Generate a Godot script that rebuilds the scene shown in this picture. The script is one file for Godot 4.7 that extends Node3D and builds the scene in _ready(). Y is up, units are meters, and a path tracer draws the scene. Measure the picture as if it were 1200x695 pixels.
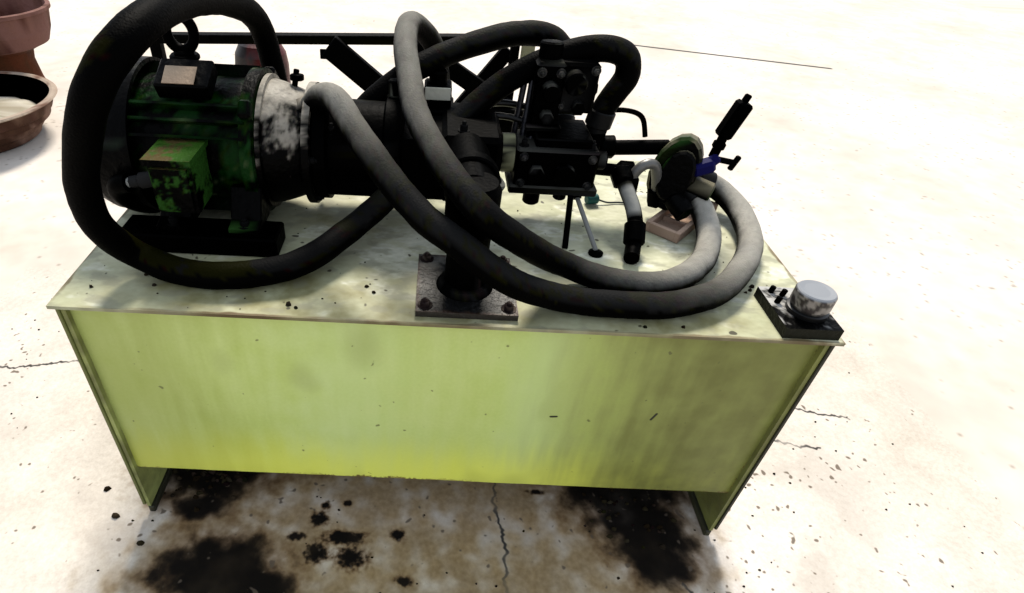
extends Node3D

# ---------------------------------------------------------------- mesh collector
class Mb:
	var v := PackedVector3Array()
	var n := PackedVector3Array()
	var c := PackedColorArray()
	var uv := PackedVector2Array()
	var col := Color(1, 1, 1)
	func vert(p: Vector3, nr: Vector3, t := Vector2.ZERO) -> void:
		v.append(p); n.append(nr); c.append(col); uv.append(t)
	func tri(a: Vector3, b: Vector3, d: Vector3, na: Vector3, nb: Vector3, nd: Vector3, ta := Vector2.ZERO, tb := Vector2.ZERO, td := Vector2.ZERO) -> void:
		if (b - a).cross(d - a).dot(na + nb + nd) > 0.0:
			vert(a, na, ta); vert(d, nd, td); vert(b, nb, tb)
		else:
			vert(a, na, ta); vert(b, nb, tb); vert(d, nd, td)
	func quad(a: Vector3, b: Vector3, d: Vector3, e: Vector3, nr: Vector3, ta := Vector2.ZERO, tb := Vector2.ZERO, td := Vector2.ZERO, te := Vector2.ZERO) -> void:
		tri(a, b, d, nr, nr, nr, ta, tb, td)
		tri(a, d, e, nr, nr, nr, ta, td, te)
	func flat(a: Vector3, b: Vector3, d: Vector3, e: Vector3, out: Vector3) -> void:
		var nr := (b - a).cross(d - a)
		if nr.length() < 1e-12: nr = (d - a).cross(e - a)
		nr = nr.normalized()
		if nr.dot(out) < 0.0: nr = -nr
		quad(a, b, d, e, nr)
	# box with chamfered edges
	func box(ce: Vector3, size: Vector3, bas := Basis.IDENTITY, bev := 0.0015) -> Mb:
		var h := size * 0.5
		var k := minf(bev, 0.45 * minf(h.x, minf(h.y, h.z)))
		for ax in 3:
			for s: float in [-1.0, 1.0]:
				var u := (ax + 1) % 3
				var w := (ax + 2) % 3
				var q: Array[Vector3] = []
				for e: Vector2 in [Vector2(-1, -1), Vector2(1, -1), Vector2(1, 1), Vector2(-1, 1)]:
					var p := Vector3.ZERO
					p[ax] = s * h[ax]; p[u] = e.x * (h[u] - k); p[w] = e.y * (h[w] - k)
					q.append(ce + bas * p)
				var nr := Vector3.ZERO
				nr[ax] = s
				quad(q[0], q[1], q[2], q[3], (bas * nr).normalized())
				for s2: float in [-1.0, 1.0]:      # edge between face ax and face u
					var a := Vector3.ZERO; var b := Vector3.ZERO
					a[ax] = s * h[ax]; a[u] = s2 * (h[u] - k); a[w] = h[w] - k
					b[ax] = s * (h[ax] - k); b[u] = s2 * h[u]; b[w] = h[w] - k
					var a2 := a; var b2 := b
					a2[w] = -a[w]; b2[w] = -b[w]
					var m := Vector3.ZERO
					m[ax] = s; m[u] = s2
					quad(ce + bas * a, ce + bas * b, ce + bas * b2, ce + bas * a2, (bas * m).normalized())
		for x: float in [-1.0, 1.0]:
			for y: float in [-1.0, 1.0]:
				for z: float in [-1.0, 1.0]:
					var m := (bas * Vector3(x, y, z)).normalized()
					tri(ce + bas * Vector3(x * h.x, y * (h.y - k), z * (h.z - k)), ce + bas * Vector3(x * (h.x - k), y * h.y, z * (h.z - k)), ce + bas * Vector3(x * (h.x - k), y * (h.y - k), z * h.z), m, m, m)
		return self
	# plain box whose faces are divided, for paint that varies along it
	func gbox(ce: Vector3, size: Vector3, step: float, bas := Basis.IDENTITY) -> Mb:
		var h := size * 0.5
		for ax in 3:
			var u := (ax + 1) % 3
			var w := (ax + 2) % 3
			var nu := maxi(1, int(round(size[u] / step)))
			var nw := maxi(1, int(round(size[w] / step)))
			for s: float in [-1.0, 1.0]:
				var nr := Vector3.ZERO
				nr[ax] = s
				for i in nu:
					for j in nw:
						var q: Array[Vector3] = []
						for e: Vector2 in [Vector2(0, 0), Vector2(1, 0), Vector2(1, 1), Vector2(0, 1)]:
							var p := Vector3.ZERO
							p[ax] = s * h[ax]; p[u] = lerpf(-h[u], h[u], (i + e.x) / nu); p[w] = lerpf(-h[w], h[w], (j + e.y) / nw)
							q.append(ce + bas * p)
						quad(q[0], q[1], q[2], q[3], bas * nr)
		return self
	# profile of (radius, height) turned about the Y of bas
	func lathe(org: Vector3, bas: Basis, prof: Array, seg := 32) -> Mb:
		for i in prof.size() - 1:
			var p: Vector2 = prof[i]
			var q: Vector2 = prof[i + 1]
			var d := q - p
			if d.length() < 1e-7: continue
			var pn := Vector2(d.y, -d.x).normalized()
			for k in seg:
				var a0 := TAU * k / seg
				var a1 := TAU * (k + 1) / seg
				var r0 := Vector3(cos(a0), 0, sin(a0))
				var r1 := Vector3(cos(a1), 0, sin(a1))
				var n0 := (bas * (r0 * pn.x + Vector3(0, pn.y, 0))).normalized()
				var n1 := (bas * (r1 * pn.x + Vector3(0, pn.y, 0))).normalized()
				var A := org + bas * (r0 * p.x + Vector3(0, p.y, 0))
				var B := org + bas * (r1 * p.x + Vector3(0, p.y, 0))
				var C := org + bas * (r1 * q.x + Vector3(0, q.y, 0))
				var D := org + bas * (r0 * q.x + Vector3(0, q.y, 0))
				if q.x > 1e-6: tri(A, C, D, n0, n1, n0)
				if p.x > 1e-6: tri(A, B, C, n0, n1, n1)
		return self
	func rod(a: Vector3, b: Vector3, r: float, seg := 16, bev := 0.001) -> Mb:
		var l := a.distance_to(b)
		return lathe(a, Mb.along(b - a), [Vector2(0, 0), Vector2(r - bev, 0), Vector2(r, bev), Vector2(r, l - bev), Vector2(r - bev, l), Vector2(0, l)], seg)
	static func along(d: Vector3) -> Basis:
		var y := d.normalized()
		var x := y.cross(Vector3(0.31, 0.2, 0.93)).normalized()
		return Basis(x, y, x.cross(y))
	static func spline(pts: Array, sub: int, closed := false) -> PackedVector3Array:
		var out := PackedVector3Array()
		var m := pts.size()
		var last := m if closed else m - 1
		for i in last:
			var p1: Vector3 = pts[i]
			var p2: Vector3 = pts[(i + 1) % m]
			var p0: Vector3 = pts[(i - 1 + m) % m] if closed or i > 0 else p1 * 2.0 - p2
			var p3: Vector3 = pts[(i + 2) % m] if closed or i + 2 < m else p2 * 2.0 - p1
			for k in sub:
				out.append(p1.cubic_interpolate(p2, p0, p3, float(k) / sub))
		out.append(pts[0] if closed else pts[m - 1])
		return out
	# tube along a smoothed path; paint(t, normal, position) gives the colour
	func tube(pts: Array, r: float, seg := 18, sub := 8, paint: Variant = null, rough := 0.0, closed := false) -> Mb:
		var raw := Mb.spline(pts, sub, closed)
		var c3 := raw
		for pass_ in (3 if sub > 4 and not closed else 0):
			c3 = raw.duplicate()
			for i in range(1, raw.size() - 1):
				c3[i] = raw[i - 1] * 0.25 + raw[i] * 0.5 + raw[i + 1] * 0.25
			raw = c3
		var m := c3.size()
		var up := Vector3.UP
		var rings: Array = []
		var norms: Array = []
		var cols: Array = []
		var nz := FastNoiseLite.new()
		nz.seed = 11; nz.frequency = 22.0
		for i in m:
			var t := (c3[mini(i + 1, m - 1)] - c3[maxi(i - 1, 0)]).normalized()
			if closed and (i == 0 or i == m - 1): t = (c3[1] - c3[m - 2]).normalized()
			if i == 0 and absf(t.y) > 0.9: up = Vector3.RIGHT
			up = (up - t * up.dot(t)).normalized()
			var side := t.cross(up)
			var ring := PackedVector3Array(); var nn := PackedVector3Array(); var cc := PackedColorArray()
			for k in seg + 1:
				var a := TAU * k / seg
				var d := up * cos(a) + side * sin(a)
				var p := c3[i] + d * r
				if rough > 0.0: p += d * rough * nz.get_noise_3dv(p)
				ring.append(p); nn.append(d)
				cc.append(paint.call(float(i) / (m - 1), d, p) if paint != null else col)
			rings.append(ring); norms.append(nn); cols.append(cc)
		var keep := col
		for i in m - 1:
			for k in seg:
				for q: Array in [[0, 0, 0, 1, 1, 1], [0, 0, 1, 1, 1, 0]]:
					var ids: Array = []
					var P: Array[Vector3] = []
					for e in 3:
						ids.append([i + int(q[e * 2]), k + int(q[e * 2 + 1])])
						P.append(rings[ids[e][0]][ids[e][1]])
					var nsum: Vector3 = norms[i][k]
					if (P[1] - P[0]).cross(P[2] - P[0]).dot(nsum) > 0.0:
						ids = [ids[0], ids[2], ids[1]]
					for e in 3:
						col = cols[ids[e][0]][ids[e][1]]
						vert(rings[ids[e][0]][ids[e][1]], norms[ids[e][0]][ids[e][1]])
		col = keep
		if not closed:
			for e: int in [0, m - 1]:
				var d := (c3[0] - c3[1]).normalized() if e == 0 else (c3[m - 1] - c3[m - 2]).normalized()
				for k in seg:
					tri(c3[e], rings[e][k], rings[e][k + 1], d, d, d)
		return self
	# outline in the X-Y plane of bas, extruded both ways along Z, with a small chamfer
	func slab(ce: Vector3, bas: Basis, poly: PackedVector2Array, thick: float, bev := 0.002) -> Mb:
		var inner: PackedVector2Array = poly
		var off := Geometry2D.offset_polygon(poly, -bev, Geometry2D.JOIN_MITER)
		if off.size() == 1 and off[0].size() == poly.size():
			var best := PackedVector2Array()
			for p in poly:
				var b := off[0][0]
				for q in off[0]:
					if q.distance_to(p) < b.distance_to(p): b = q
				best.append(b)
			inner = best
		var idx := Geometry2D.triangulate_polygon(inner)
		var m := poly.size()
		for s: float in [-1.0, 1.0]:
			var z := s * thick * 0.5
			var nr := (bas * Vector3(0, 0, s)).normalized()
			for i in range(0, idx.size(), 3):
				var T: Array[Vector3] = []
				for k in 3: T.append(ce + bas * Vector3(inner[idx[i + k]].x, inner[idx[i + k]].y, z))
				tri(T[0], T[1], T[2], nr, nr, nr)
			for i in m:
				var a := poly[i]; var b := poly[(i + 1) % m]
				var a2 := inner[i]; var b2 := inner[(i + 1) % m]
				var mid := (a + b) * 0.5
				var e := (b - a)
				var o := Vector2(e.y, -e.x).normalized()
				if Geometry2D.is_point_in_polygon(mid + o * 0.0004, poly): o = -o
				flat(ce + bas * Vector3(a.x, a.y, z - s * bev), ce + bas * Vector3(b.x, b.y, z - s * bev), ce + bas * Vector3(b2.x, b2.y, z), ce + bas * Vector3(a2.x, a2.y, z), bas * Vector3(o.x, o.y, s))
				if s > 0.0:
					flat(ce + bas * Vector3(a.x, a.y, z - bev), ce + bas * Vector3(b.x, b.y, z - bev), ce + bas * Vector3(b.x, b.y, -z + bev), ce + bas * Vector3(a.x, a.y, -z + bev), bas * Vector3(o.x, o.y, 0))
		return self
	func repaint(f: Callable) -> Mb:
		for i in v.size(): c[i] = f.call(v[i], n[i])
		return self

# ---------------------------------------------------------------- small helpers
var used := {}
var origins := {}
var nz_big := FastNoiseLite.new()
var nz_mid := FastNoiseLite.new()
var nz_fine := FastNoiseLite.new()
const H := 0.56
const ACROSS := Basis(Vector3(0, -1, 0), Vector3(1, 0, 0), Vector3(0, 0, 1))   # a lathe turned about world X
const PLAIN := Basis.IDENTITY

func V(x: float, y: float, z: float) -> Vector3: return Vector3(x, y, z)

func numbered(called: String) -> String:
	used[called] = used.get(called, -1) + 1
	return called if used[called] == 0 else "%s_%03d" % [called, used[called]]

func thing(called: String, label: String, category: String, at: Vector3, group := "") -> Node3D:
	var o := Node3D.new()
	o.name = numbered(called)
	o.position = at
	o.set_meta("label", label); o.set_meta("category", category)
	if group: o.set_meta("group", group)
	add_child(o, true)
	origins[o] = at
	return o

func put(called: String, b: Mb, m: Material, parent: Node3D = self, label := "") -> MeshInstance3D:
	var at: Vector3 = origins.get(parent, Vector3.ZERO)
	var lo := Vector3.ONE * 1e9; var hi := -lo
	for p in b.v: lo = lo.min(p); hi = hi.max(p)
	var own := Vector3((lo.x + hi.x) * 0.5, lo.y, (lo.z + hi.z) * 0.5)
	var vv := b.v.duplicate()
	for i in vv.size(): vv[i] -= own
	var arr := []
	arr.resize(Mesh.ARRAY_MAX)
	arr[Mesh.ARRAY_VERTEX] = vv; arr[Mesh.ARRAY_NORMAL] = b.n; arr[Mesh.ARRAY_COLOR] = b.c; arr[Mesh.ARRAY_TEX_UV] = b.uv
	var am := ArrayMesh.new()
	am.add_surface_from_arrays(Mesh.PRIMITIVE_TRIANGLES, arr)
	am.surface_set_material(0, m)
	var o := MeshInstance3D.new()
	o.mesh = am
	o.name = called if parent != self else numbered(called)
	o.position = own - at
	if label: o.set_meta("label", label)
	parent.add_child(o, true)
	origins[o] = own
	return o

func tag(o: Node3D, label: String, category: String, group := "") -> Node3D:
	o.set_meta("label", label); o.set_meta("category", category)
	if group: o.set_meta("group", group)
	return o

func noise(sd: int, freq: float, oct := 4) -> FastNoiseLite:
	var q := FastNoiseLite.new()
	q.noise_type = FastNoiseLite.TYPE_SIMPLEX_SMOOTH
	q.seed = sd; q.frequency = freq; q.fractal_octaves = oct
	return q

func bump(freq: float, sd: int, strength := 4.0, size := 256) -> NoiseTexture2D:
	var t := NoiseTexture2D.new()
	t.width = size; t.height = size; t.seamless = true; t.as_normal_map = true; t.bump_strength = strength
	t.noise = noise(sd, freq, 4)
	return t

func mat(rough := 0.6, metal := 0.0, spec := 0.5, nrm: Texture2D = null, scale := 6.0, nscale := 0.6) -> StandardMaterial3D:
	var m := StandardMaterial3D.new()
	m.vertex_color_use_as_albedo = true
	m.roughness = rough; m.metallic = metal; m.metallic_specular = spec
	if nrm:
		m.normal_enabled = true; m.normal_texture = nrm; m.normal_scale = nscale
		m.uv1_triplanar = true; m.uv1_scale = Vector3.ONE * scale
	return m

func picture(data: PackedByteArray, w: int, h: int) -> ImageTexture:
	return ImageTexture.create_from_image(Image.create_from_data(w, h, false, Image.FORMAT_RGB8, data))

static func sstep(a: float, b: float, x: float) -> float:
	var t := clampf((x - a) / (b - a), 0.0, 1.0)
	return t * t * (3.0 - 2.0 * t)

static func seg_dist(p: Vector2, a: Vector2, b: Vector2) -> float:
	var d := b - a
	return p.distance_to(a + d * clampf((p - a).dot(d) / d.length_squared(), 0.0, 1.0))

# ---------------------------------------------------------------- textures of the flat surfaces
# oil patches on the concrete, and shade painted under the tank ends: x, z, half width, half depth
const OIL_AND_SHADE := [[-0.415, 0.11, 0.115, 0.08], [-0.33, 0.135, 0.07, 0.035], [0.465, 0.0, 0.085, 0.09], [0.42, -0.10, 0.13, 0.07], [0.47, 0.06, 0.06, 0.05], [0.44, -0.04, 0.10, 0.06], [-0.50, -0.12, 0.12, 0.075], [-0.42, -0.18, 0.14, 0.06], [-0.49, -0.03, 0.06, 0.03],
	[-0.178, 0.030, 0.034, 0.013], [-0.158, 0.070, 0.032, 0.018], [-0.225, 0.066, 0.022, 0.018], [-0.278, 0.030, 0.018, 0.009], [-0.068, 0.018, 0.013, 0.011],
	[-0.232, -0.012, 0.016, 0.014], [-0.226, -0.045, 0.009, 0.009], [-0.180, -0.052, 0.008, 0.006], [-0.05, 0.115, 0.014, 0.008], [0.02, 0.15, 0.02, 0.008], [0.235, -0.10, 0.018, 0.006]]
const CRACKS := [[[0.140, -0.5], [0.135, -0.2], [0.142, -0.11], [0.136, -0.06], [0.150, -0.01], [0.153, 0.04], [0.150, 0.103], [0.158, 0.2], [0.15, 0.4]],
	[[-1.40, -0.35], [-1.20, -0.40], [-1.073, -0.411], [-0.951, -0.445], [-0.80, -0.45]],
	[[0.90, -0.40], [0.955, -0.386], [1.037, -0.371], [1.08, -0.365]], [[0.84, -0.28], [0.90, -0.265], [0.95, -0.262]],
	[[0.50, 0.10], [0.55, 0.14], [0.62, 0.17]]]
const JOINTS := [[[1.2, -3.95], [1.503, -3.862], [2.646, -3.554], [2.66, -3.55]]]

func floor_pixels(w: int, h: int, x0: float, x1: float, z0: float, z1: float, near: bool) -> ImageTexture:
	var data := PackedByteArray()
	data.resize(w * h * 3)
	var big := noise(3, 0.9, 4); var mid := noise(4, 7.0, 4); var fine := noise(5, 60.0, 3); var speck := noise(6, 34.0, 2); var warp := noise(7, 14.0, 2); var grit := noise(8, 170.0, 2)
	var at := 0
	for j in h:
		var z := lerpf(z0, z1, (j + 0.5) / h)
		for i in w:
			var x := lerpf(x0, x1, (i + 0.5) / w)
			var b := big.get_noise_2d(x, z)
			var m := mid.get_noise_2d(x, z)
			var r := 186.0 + 14.0 * b + 12.0 * m
			var g := 178.0 + 15.0 * b + 12.0 * m
			var bl := 168.0 + 18.0 * b + 12.0 * m
			var sp := speck.get_noise_2d(x, z)
			var soak_and_shade := 0.0
			if near:
				var f := fine.get_noise_2d(x, z)
				var gr := 9.0 * f + 7.0 * grit.get_noise_2d(x, z)
				r += gr; g += gr; bl += gr
				# oil soaked into the slab round the tank, with the tank's shade painted in
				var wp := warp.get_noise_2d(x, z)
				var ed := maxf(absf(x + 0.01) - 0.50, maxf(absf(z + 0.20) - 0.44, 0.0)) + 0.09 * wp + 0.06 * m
				soak_and_shade = 1.0 - sstep(-0.05, 0.14, ed)
				if soak_and_shade > 0.0:
					var k := soak_and_shade * clampf(0.95 + 0.2 * m, 0.6, 1.0)
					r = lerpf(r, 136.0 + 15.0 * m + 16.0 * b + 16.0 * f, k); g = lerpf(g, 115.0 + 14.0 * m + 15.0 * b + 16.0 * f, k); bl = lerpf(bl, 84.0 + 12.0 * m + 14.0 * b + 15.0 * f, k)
				var oil := 0.0  # black of the stains and of the shade painted under the tank
				var halo := 0.0
				for o: Array in OIL_AND_SHADE:
					var dx: float = (x - o[0]) / o[2]
					var dz: float = (z - o[1]) / o[3]
					if absf(dx) < 2.0 and absf(dz) < 2.0:
						var small: bool = o[2] < 0.04
						var d := sqrt(dx * dx + dz * dz) + 0.42 * wp + (0.5 if small else 0.10) * f
						oil = maxf(oil, 1.0 - sstep(0.6, 1.22, d))
						halo = maxf(halo, 1.0 - sstep(0.8, 1.75, d))
				if halo > 0.0:
					halo *= clampf(0.62 + 0.5 * m, 0.2, 0.9)
					r = lerpf(r, 78.0, halo); g = lerpf(g, 55.0, halo); bl = lerpf(bl, 34.0, halo)
				if oil > 0.0:
					oil *= clampf(0.97 + 0.25 * m, 0.6, 0.99)
					r = lerpf(r, 15.0, oil); g = lerpf(g, 12.0, oil); bl = lerpf(bl, 9.0, oil)
			var sd := sstep(0.05, 0.55, big.get_noise_2d(x * 2.6 + 7.0, z * 2.6) + 0.45 * m) * lerpf(0.40, 0.16, sstep(0.75, 1.2, maxf(absf(x), -z * 1.45))) * (1.0 - soak_and_shade)
			r = lerpf(r, 140.0, sd); g = lerpf(g, 132.0, sd); bl = lerpf(bl, 123.0, sd)
			var sq := sp + 0.35 * m + 0.2 * b
			if sq > 0.62:
				var s := sstep(0.62, 0.80, sq) * (0.8 if near else 0.45)
				r = lerpf(r, 84.0, s); g = lerpf(g, 74.0, s); bl = lerpf(bl, 64.0, s)
			var cr := 0.0
			if near:
				var p := Vector2(x + 0.007 * warp.get_noise_2d(z * 3.0, x), z + 0.007 * warp.get_noise_2d(x * 3.0, z))
				for line: Array in CRACKS:
					for k in line.size() - 1:
						var a: Array = line[k]
						var e: Array = line[k + 1]
						if p.x < minf(a[0], e[0]) - 0.02 or p.x > maxf(a[0], e[0]) + 0.02 or p.y < minf(a[1], e[1]) - 0.02 or p.y > maxf(a[1], e[1]) + 0.02: continue
						cr = maxf(cr, 1.0 - sstep(0.0012, 0.0045, seg_dist(p, Vector2(a[0], a[1]), Vector2(e[0], e[1]))))
				cr *= clampf(0.7 + 0.8 * m, 0.15, 1.0)
			else:
				for line: Array in JOINTS:
					for k in line.size() - 1:
						var a: Array = line[k]
						var e: Array = line[k + 1]
						if x < a[0] - 0.1 or x > e[0] + 0.1: continue
						cr = maxf(cr, 1.0 - sstep(0.006, 0.022, seg_dist(Vector2(x, z), Vector2(a[0], a[1]), Vector2(e[0], e[1]))))
			if cr > 0.0:
				r = lerpf(r, 52.0, cr); g = lerpf(g, 50.0, cr); bl = lerpf(bl, 48.0, cr)
			data[at] = clampi(int(r), 0, 255); data[at + 1] = clampi(int(g), 0, 255); data[at + 2] = clampi(int(bl), 0, 255)
			at += 3
	return picture(data, w, h)

func lid_pixels(w: int, h: int) -> ImageTexture:
	var data := PackedByteArray()
	data.resize(w * h * 3)
	var big := noise(21, 3.0, 4); var mid := noise(22, 12.0, 5); var fine := noise(23, 70.0, 3); var wear := noise(24, 9.0, 5); var drop := noise(25, 30.0, 2)
	var at := 0
	for j in h:
		var z := lerpf(-0.62, 0.0, (j + 0.5) / h)
		for i in w:
			var x := lerpf(-0.6, 0.6, (i + 0.5) / w)
			var b := big.get_noise_2d(x, z); var m := mid.get_noise_2d(x, z); var f := fine.get_noise_2d(x * 0.6, z)
			var r := 166.0 + 14.0 * b + 16.0 * m + 9.0 * f
			var g := 166.0 + 12.0 * b + 15.0 * m + 9.0 * f
			var bl := 139.0 + 18.0 * b + 18.0 * m + 9.0 * f
			# bare, rubbed metal where things have been dragged about
			var q := wear.get_noise_2d(x * 0.7, z * 1.3) + 0.45 * exp(-pow((x + 0.10) / 0.14, 2.0) - pow((z + 0.20) / 0.10, 2.0)) + 0.2 * exp(-pow((x - 0.3) / 0.3, 2.0) - pow((z + 0.3) / 0.15, 2.0))
			var k := sstep(0.28, 0.52, q) * 0.75
			r = lerpf(r, 192.0 + 24.0 * f, k); g = lerpf(g, 192.0 + 24.0 * f, k); bl = lerpf(bl, 176.0 + 24.0 * f, k)
			# oily film under the motor, along the front edge, round the pedestal plate
			var darkening := exp(-pow((x + 0.28) / 0.24, 2.0) - pow((z + 0.06) / 0.09, 2.0)) * 0.9
			darkening = maxf(darkening, exp(-pow((x - 0.03) / 0.13, 2.0) - pow((z + 0.03) / 0.04, 2.0)) * 1.0)
			darkening = maxf(darkening, exp(-pow((x - 0.34) / 0.16, 2.0) - pow((z + 0.03) / 0.035, 2.0)) * 0.9)
			darkening = maxf(darkening, exp(-pow((x + 0.20) / 0.22, 2.0) - pow((z + 0.02) / 0.06, 2.0)) * 0.75)
			darkening = maxf(darkening, exp(-pow((x + 0.19) / 0.12, 2.0) - pow((z + 0.30) / 0.07, 2.0)) * 0.75)
			darkening = clampf(darkening * (0.85 + 1.5 * m), 0.0, 1.0) * 0.7
			r = lerpf(r, 92.0, darkening); g = lerpf(g, 87.0, darkening); bl = lerpf(bl, 48.0, darkening)
			var sm := sstep(0.02, 0.42, wear.get_noise_2d(x * 1.4 + 5.0, z * 2.4 + 3.0) + 0.3 * m) * 0.55
			r = lerpf(r, 122.0, sm); g = lerpf(g, 121.0, sm); bl = lerpf(bl, 101.0, sm)
			var dr := drop.get_noise_2d(x, z)
			if dr > 0.66:
				var s := sstep(0.66, 0.76, dr) * 0.8
				r = lerpf(r, 40.0, s); g = lerpf(g, 36.0, s); bl = lerpf(bl, 24.0, s)
			var edge := minf(minf(x + 0.6, 0.6 - x), -z) + 0.006 * m
			var rust := (1.0 - sstep(0.0015, 0.006, edge)) * clampf(0.55 + 1.3 * b, 0.0, 0.9)
			r = lerpf(r, 74.0, rust); g = lerpf(g, 58.0, rust); bl = lerpf(bl, 34.0, rust)
			data[at] = clampi(int(r), 0, 255); data[at + 1] = clampi(int(g), 0, 255); data[at + 2] = clampi(int(bl), 0, 255)
			at += 3
	return picture(data, w, h)

func panel_pixels(w: int, h: int) -> ImageTexture:
	var data := PackedByteArray()
	data.resize(w * h * 3)
	var big := noise(31, 2.2, 3); var mid := noise(32, 14.0, 4); var streak := noise(33, 9.0, 4); var fine := noise(34, 120.0, 2); var chip := noise(35, 42.0, 2)
	var at := 0
	for j in h:
		var y := 1.0 - (j + 0.5) / h
		for i in w:
			var u := (i + 0.5) / w
			var x := u * 1.17; var yy := y * 0.41
			var b := big.get_noise_2d(x, yy); var m := mid.get_noise_2d(x, yy)
			var st := streak.get_noise_2d(x * 3.0, yy * 0.35)
			var f := fine.get_noise_2d(x, yy)
			var r := 178.0 + 6.0 * b + 4.0 * m + 4.0 * st + 3.0 * f
			var g := 192.0 + 5.0 * b + 3.0 * m + 3.5 * st + 3.0 * f
			var bl := 112.0 + 12.0 * b + 7.0 * m + 8.0 * st + 3.0 * f
			# rubbed pale bands where the panel was wiped
			var pale := exp(-pow((u - 0.63 + 0.04 * b) / 0.05, 2.0)) * 0.45 + exp(-pow((u - 0.36 + 0.05 * m) / 0.09, 2.0)) * 0.30
			r = lerpf(r, 188.0, pale); g = lerpf(g, 207.0, pale); bl = lerpf(bl, 150.0, pale)
			# yellow light bounced off the floor, painted along the bottom seam
			var yel := (1.0 - sstep(0.0, 0.36, y + 0.05 * st + 0.05 * b)) * 0.62
			r = lerpf(r, 226.0, yel); g = lerpf(g, 227.0, yel); bl = lerpf(bl, 80.0, yel)
			# darker olive towards the right end
			var darkening := sstep(0.56, 0.90, u + 0.035 * st + 0.04 * b) * clampf(0.90 + 0.16 * m + 0.10 * st, 0.0, 1.0)
			darkening = maxf(darkening, (1.0 - sstep(0.0, 0.26, u + 0.05 * st + 0.05 * b)) * 0.30)
			darkening = maxf(darkening, sstep(0.15, 0.5, big.get_noise_2d(x * 1.7 + 9.0, yy * 1.2)) * 0.22)
			r = lerpf(r, 101.0, darkening); g = lerpf(g, 103.0, darkening); bl = lerpf(bl, 50.0, darkening)
			var ch := chip.get_noise_2d(x, yy)
			if ch > 0.74:
				var s := sstep(0.74, 0.80, ch) * 0.55
				r = lerpf(r, 70.0, s); g = lerpf(g, 70.0, s); bl = lerpf(bl, 40.0, s)
			var low := minf(minf(y, 1.0 - y) * 0.41, minf(u, 1.0 - u) * 1.17 + 0.004) + 0.006 * m + 0.004 * f
			var rs := (1.0 - sstep(-0.001, 0.004, low)) * clampf(0.5 + 1.4 * b + 0.8 * m, 0.0, 0.9)
			r = lerpf(r, 84.0, rs); g = lerpf(g, 64.0, rs); bl = lerpf(bl, 34.0, rs)
			# two scratches
			var p := Vector2(x, yy)
			var sc := 1.0 - sstep(0.0012, 0.0028, minf(seg_dist(p, Vector2(0.957, 0.205), Vector2(0.963, 0.220)), seg_dist(p, Vector2(0.780, 0.203), Vector2(0.790, 0.204))))
			r = lerpf(r, 26.0, sc); g = lerpf(g, 26.0, sc); bl = lerpf(bl, 16.0, sc)
			data[at] = clampi(int(r), 0, 255); data[at + 1] = clampi(int(g), 0, 255); data[at + 2] = clampi(int(bl), 0, 255)
			at += 3
	return picture(data, w, h)

# ---------------------------------------------------------------- paints
const BLACK := Color(0.0022, 0.0022, 0.0022)
func grime(p: Vector3, scale := 1.0) -> float:
	return nz_mid.get_noise_3dv(p * scale) + 0.5 * nz_fine.get_noise_3dv(p * scale)

func motor_paint(p: Vector3, n: Vector3) -> Color:
	var q := grime(p)
	var g := Color(0.006, 0.027, 0.005)
	var where := maxf(exp(-pow((p.y - 0.765) / 0.028, 2.0)) * (1.0 if p.z > -0.33 else 0.3), sstep(-0.40, -0.36, p.x) * exp(-pow((p.y - 0.70) / 0.07, 2.0)))
	var k := sstep(-0.12, 0.30, q + 0.10) * clampf(0.12 + where, 0.0, 1.0)
	k *= clampf(0.75 + n.z * 0.5, 0.1, 1.0)
	var ccol := BLACK.lerp(g, k)
	if q > 0.42: ccol = ccol.lerp(Color(0.05, 0.07, 0.03), sstep(0.42, 0.62, q) * 0.6)
	return ccol

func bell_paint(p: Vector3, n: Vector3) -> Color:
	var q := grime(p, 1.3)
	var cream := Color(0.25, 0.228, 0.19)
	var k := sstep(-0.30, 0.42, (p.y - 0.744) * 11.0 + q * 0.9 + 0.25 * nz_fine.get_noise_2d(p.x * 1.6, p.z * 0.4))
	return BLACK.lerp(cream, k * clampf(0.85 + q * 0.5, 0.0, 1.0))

func hose_paint(top_sheen: Array) -> Callable:
	# pale skylight sheen painted on the upper side of the hose; its amount along the hose is given at even steps
	return func(t: float, n: Vector3, p: Vector3) -> Color:
		var f := t * (top_sheen.size() - 1)
		var i := mini(int(f), top_sheen.size() - 2)
		var amount: float = lerpf(top_sheen[i], top_sheen[i + 1], f - i)
		var q := nz_mid.get_noise_3dv(p * 1.3) * 0.5 + nz_fine.get_noise_3dv(p * 1.4) * 0.45
		var top := sstep(0.02, 0.70, n.y + q * 0.3)
		var k := clampf(amount * top * (0.95 + q * 0.45), 0.0, 1.0)
		return Color(0.0026, 0.0026, 0.0022).lerp(Color(0.40, 0.38, 0.33), k)

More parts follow.
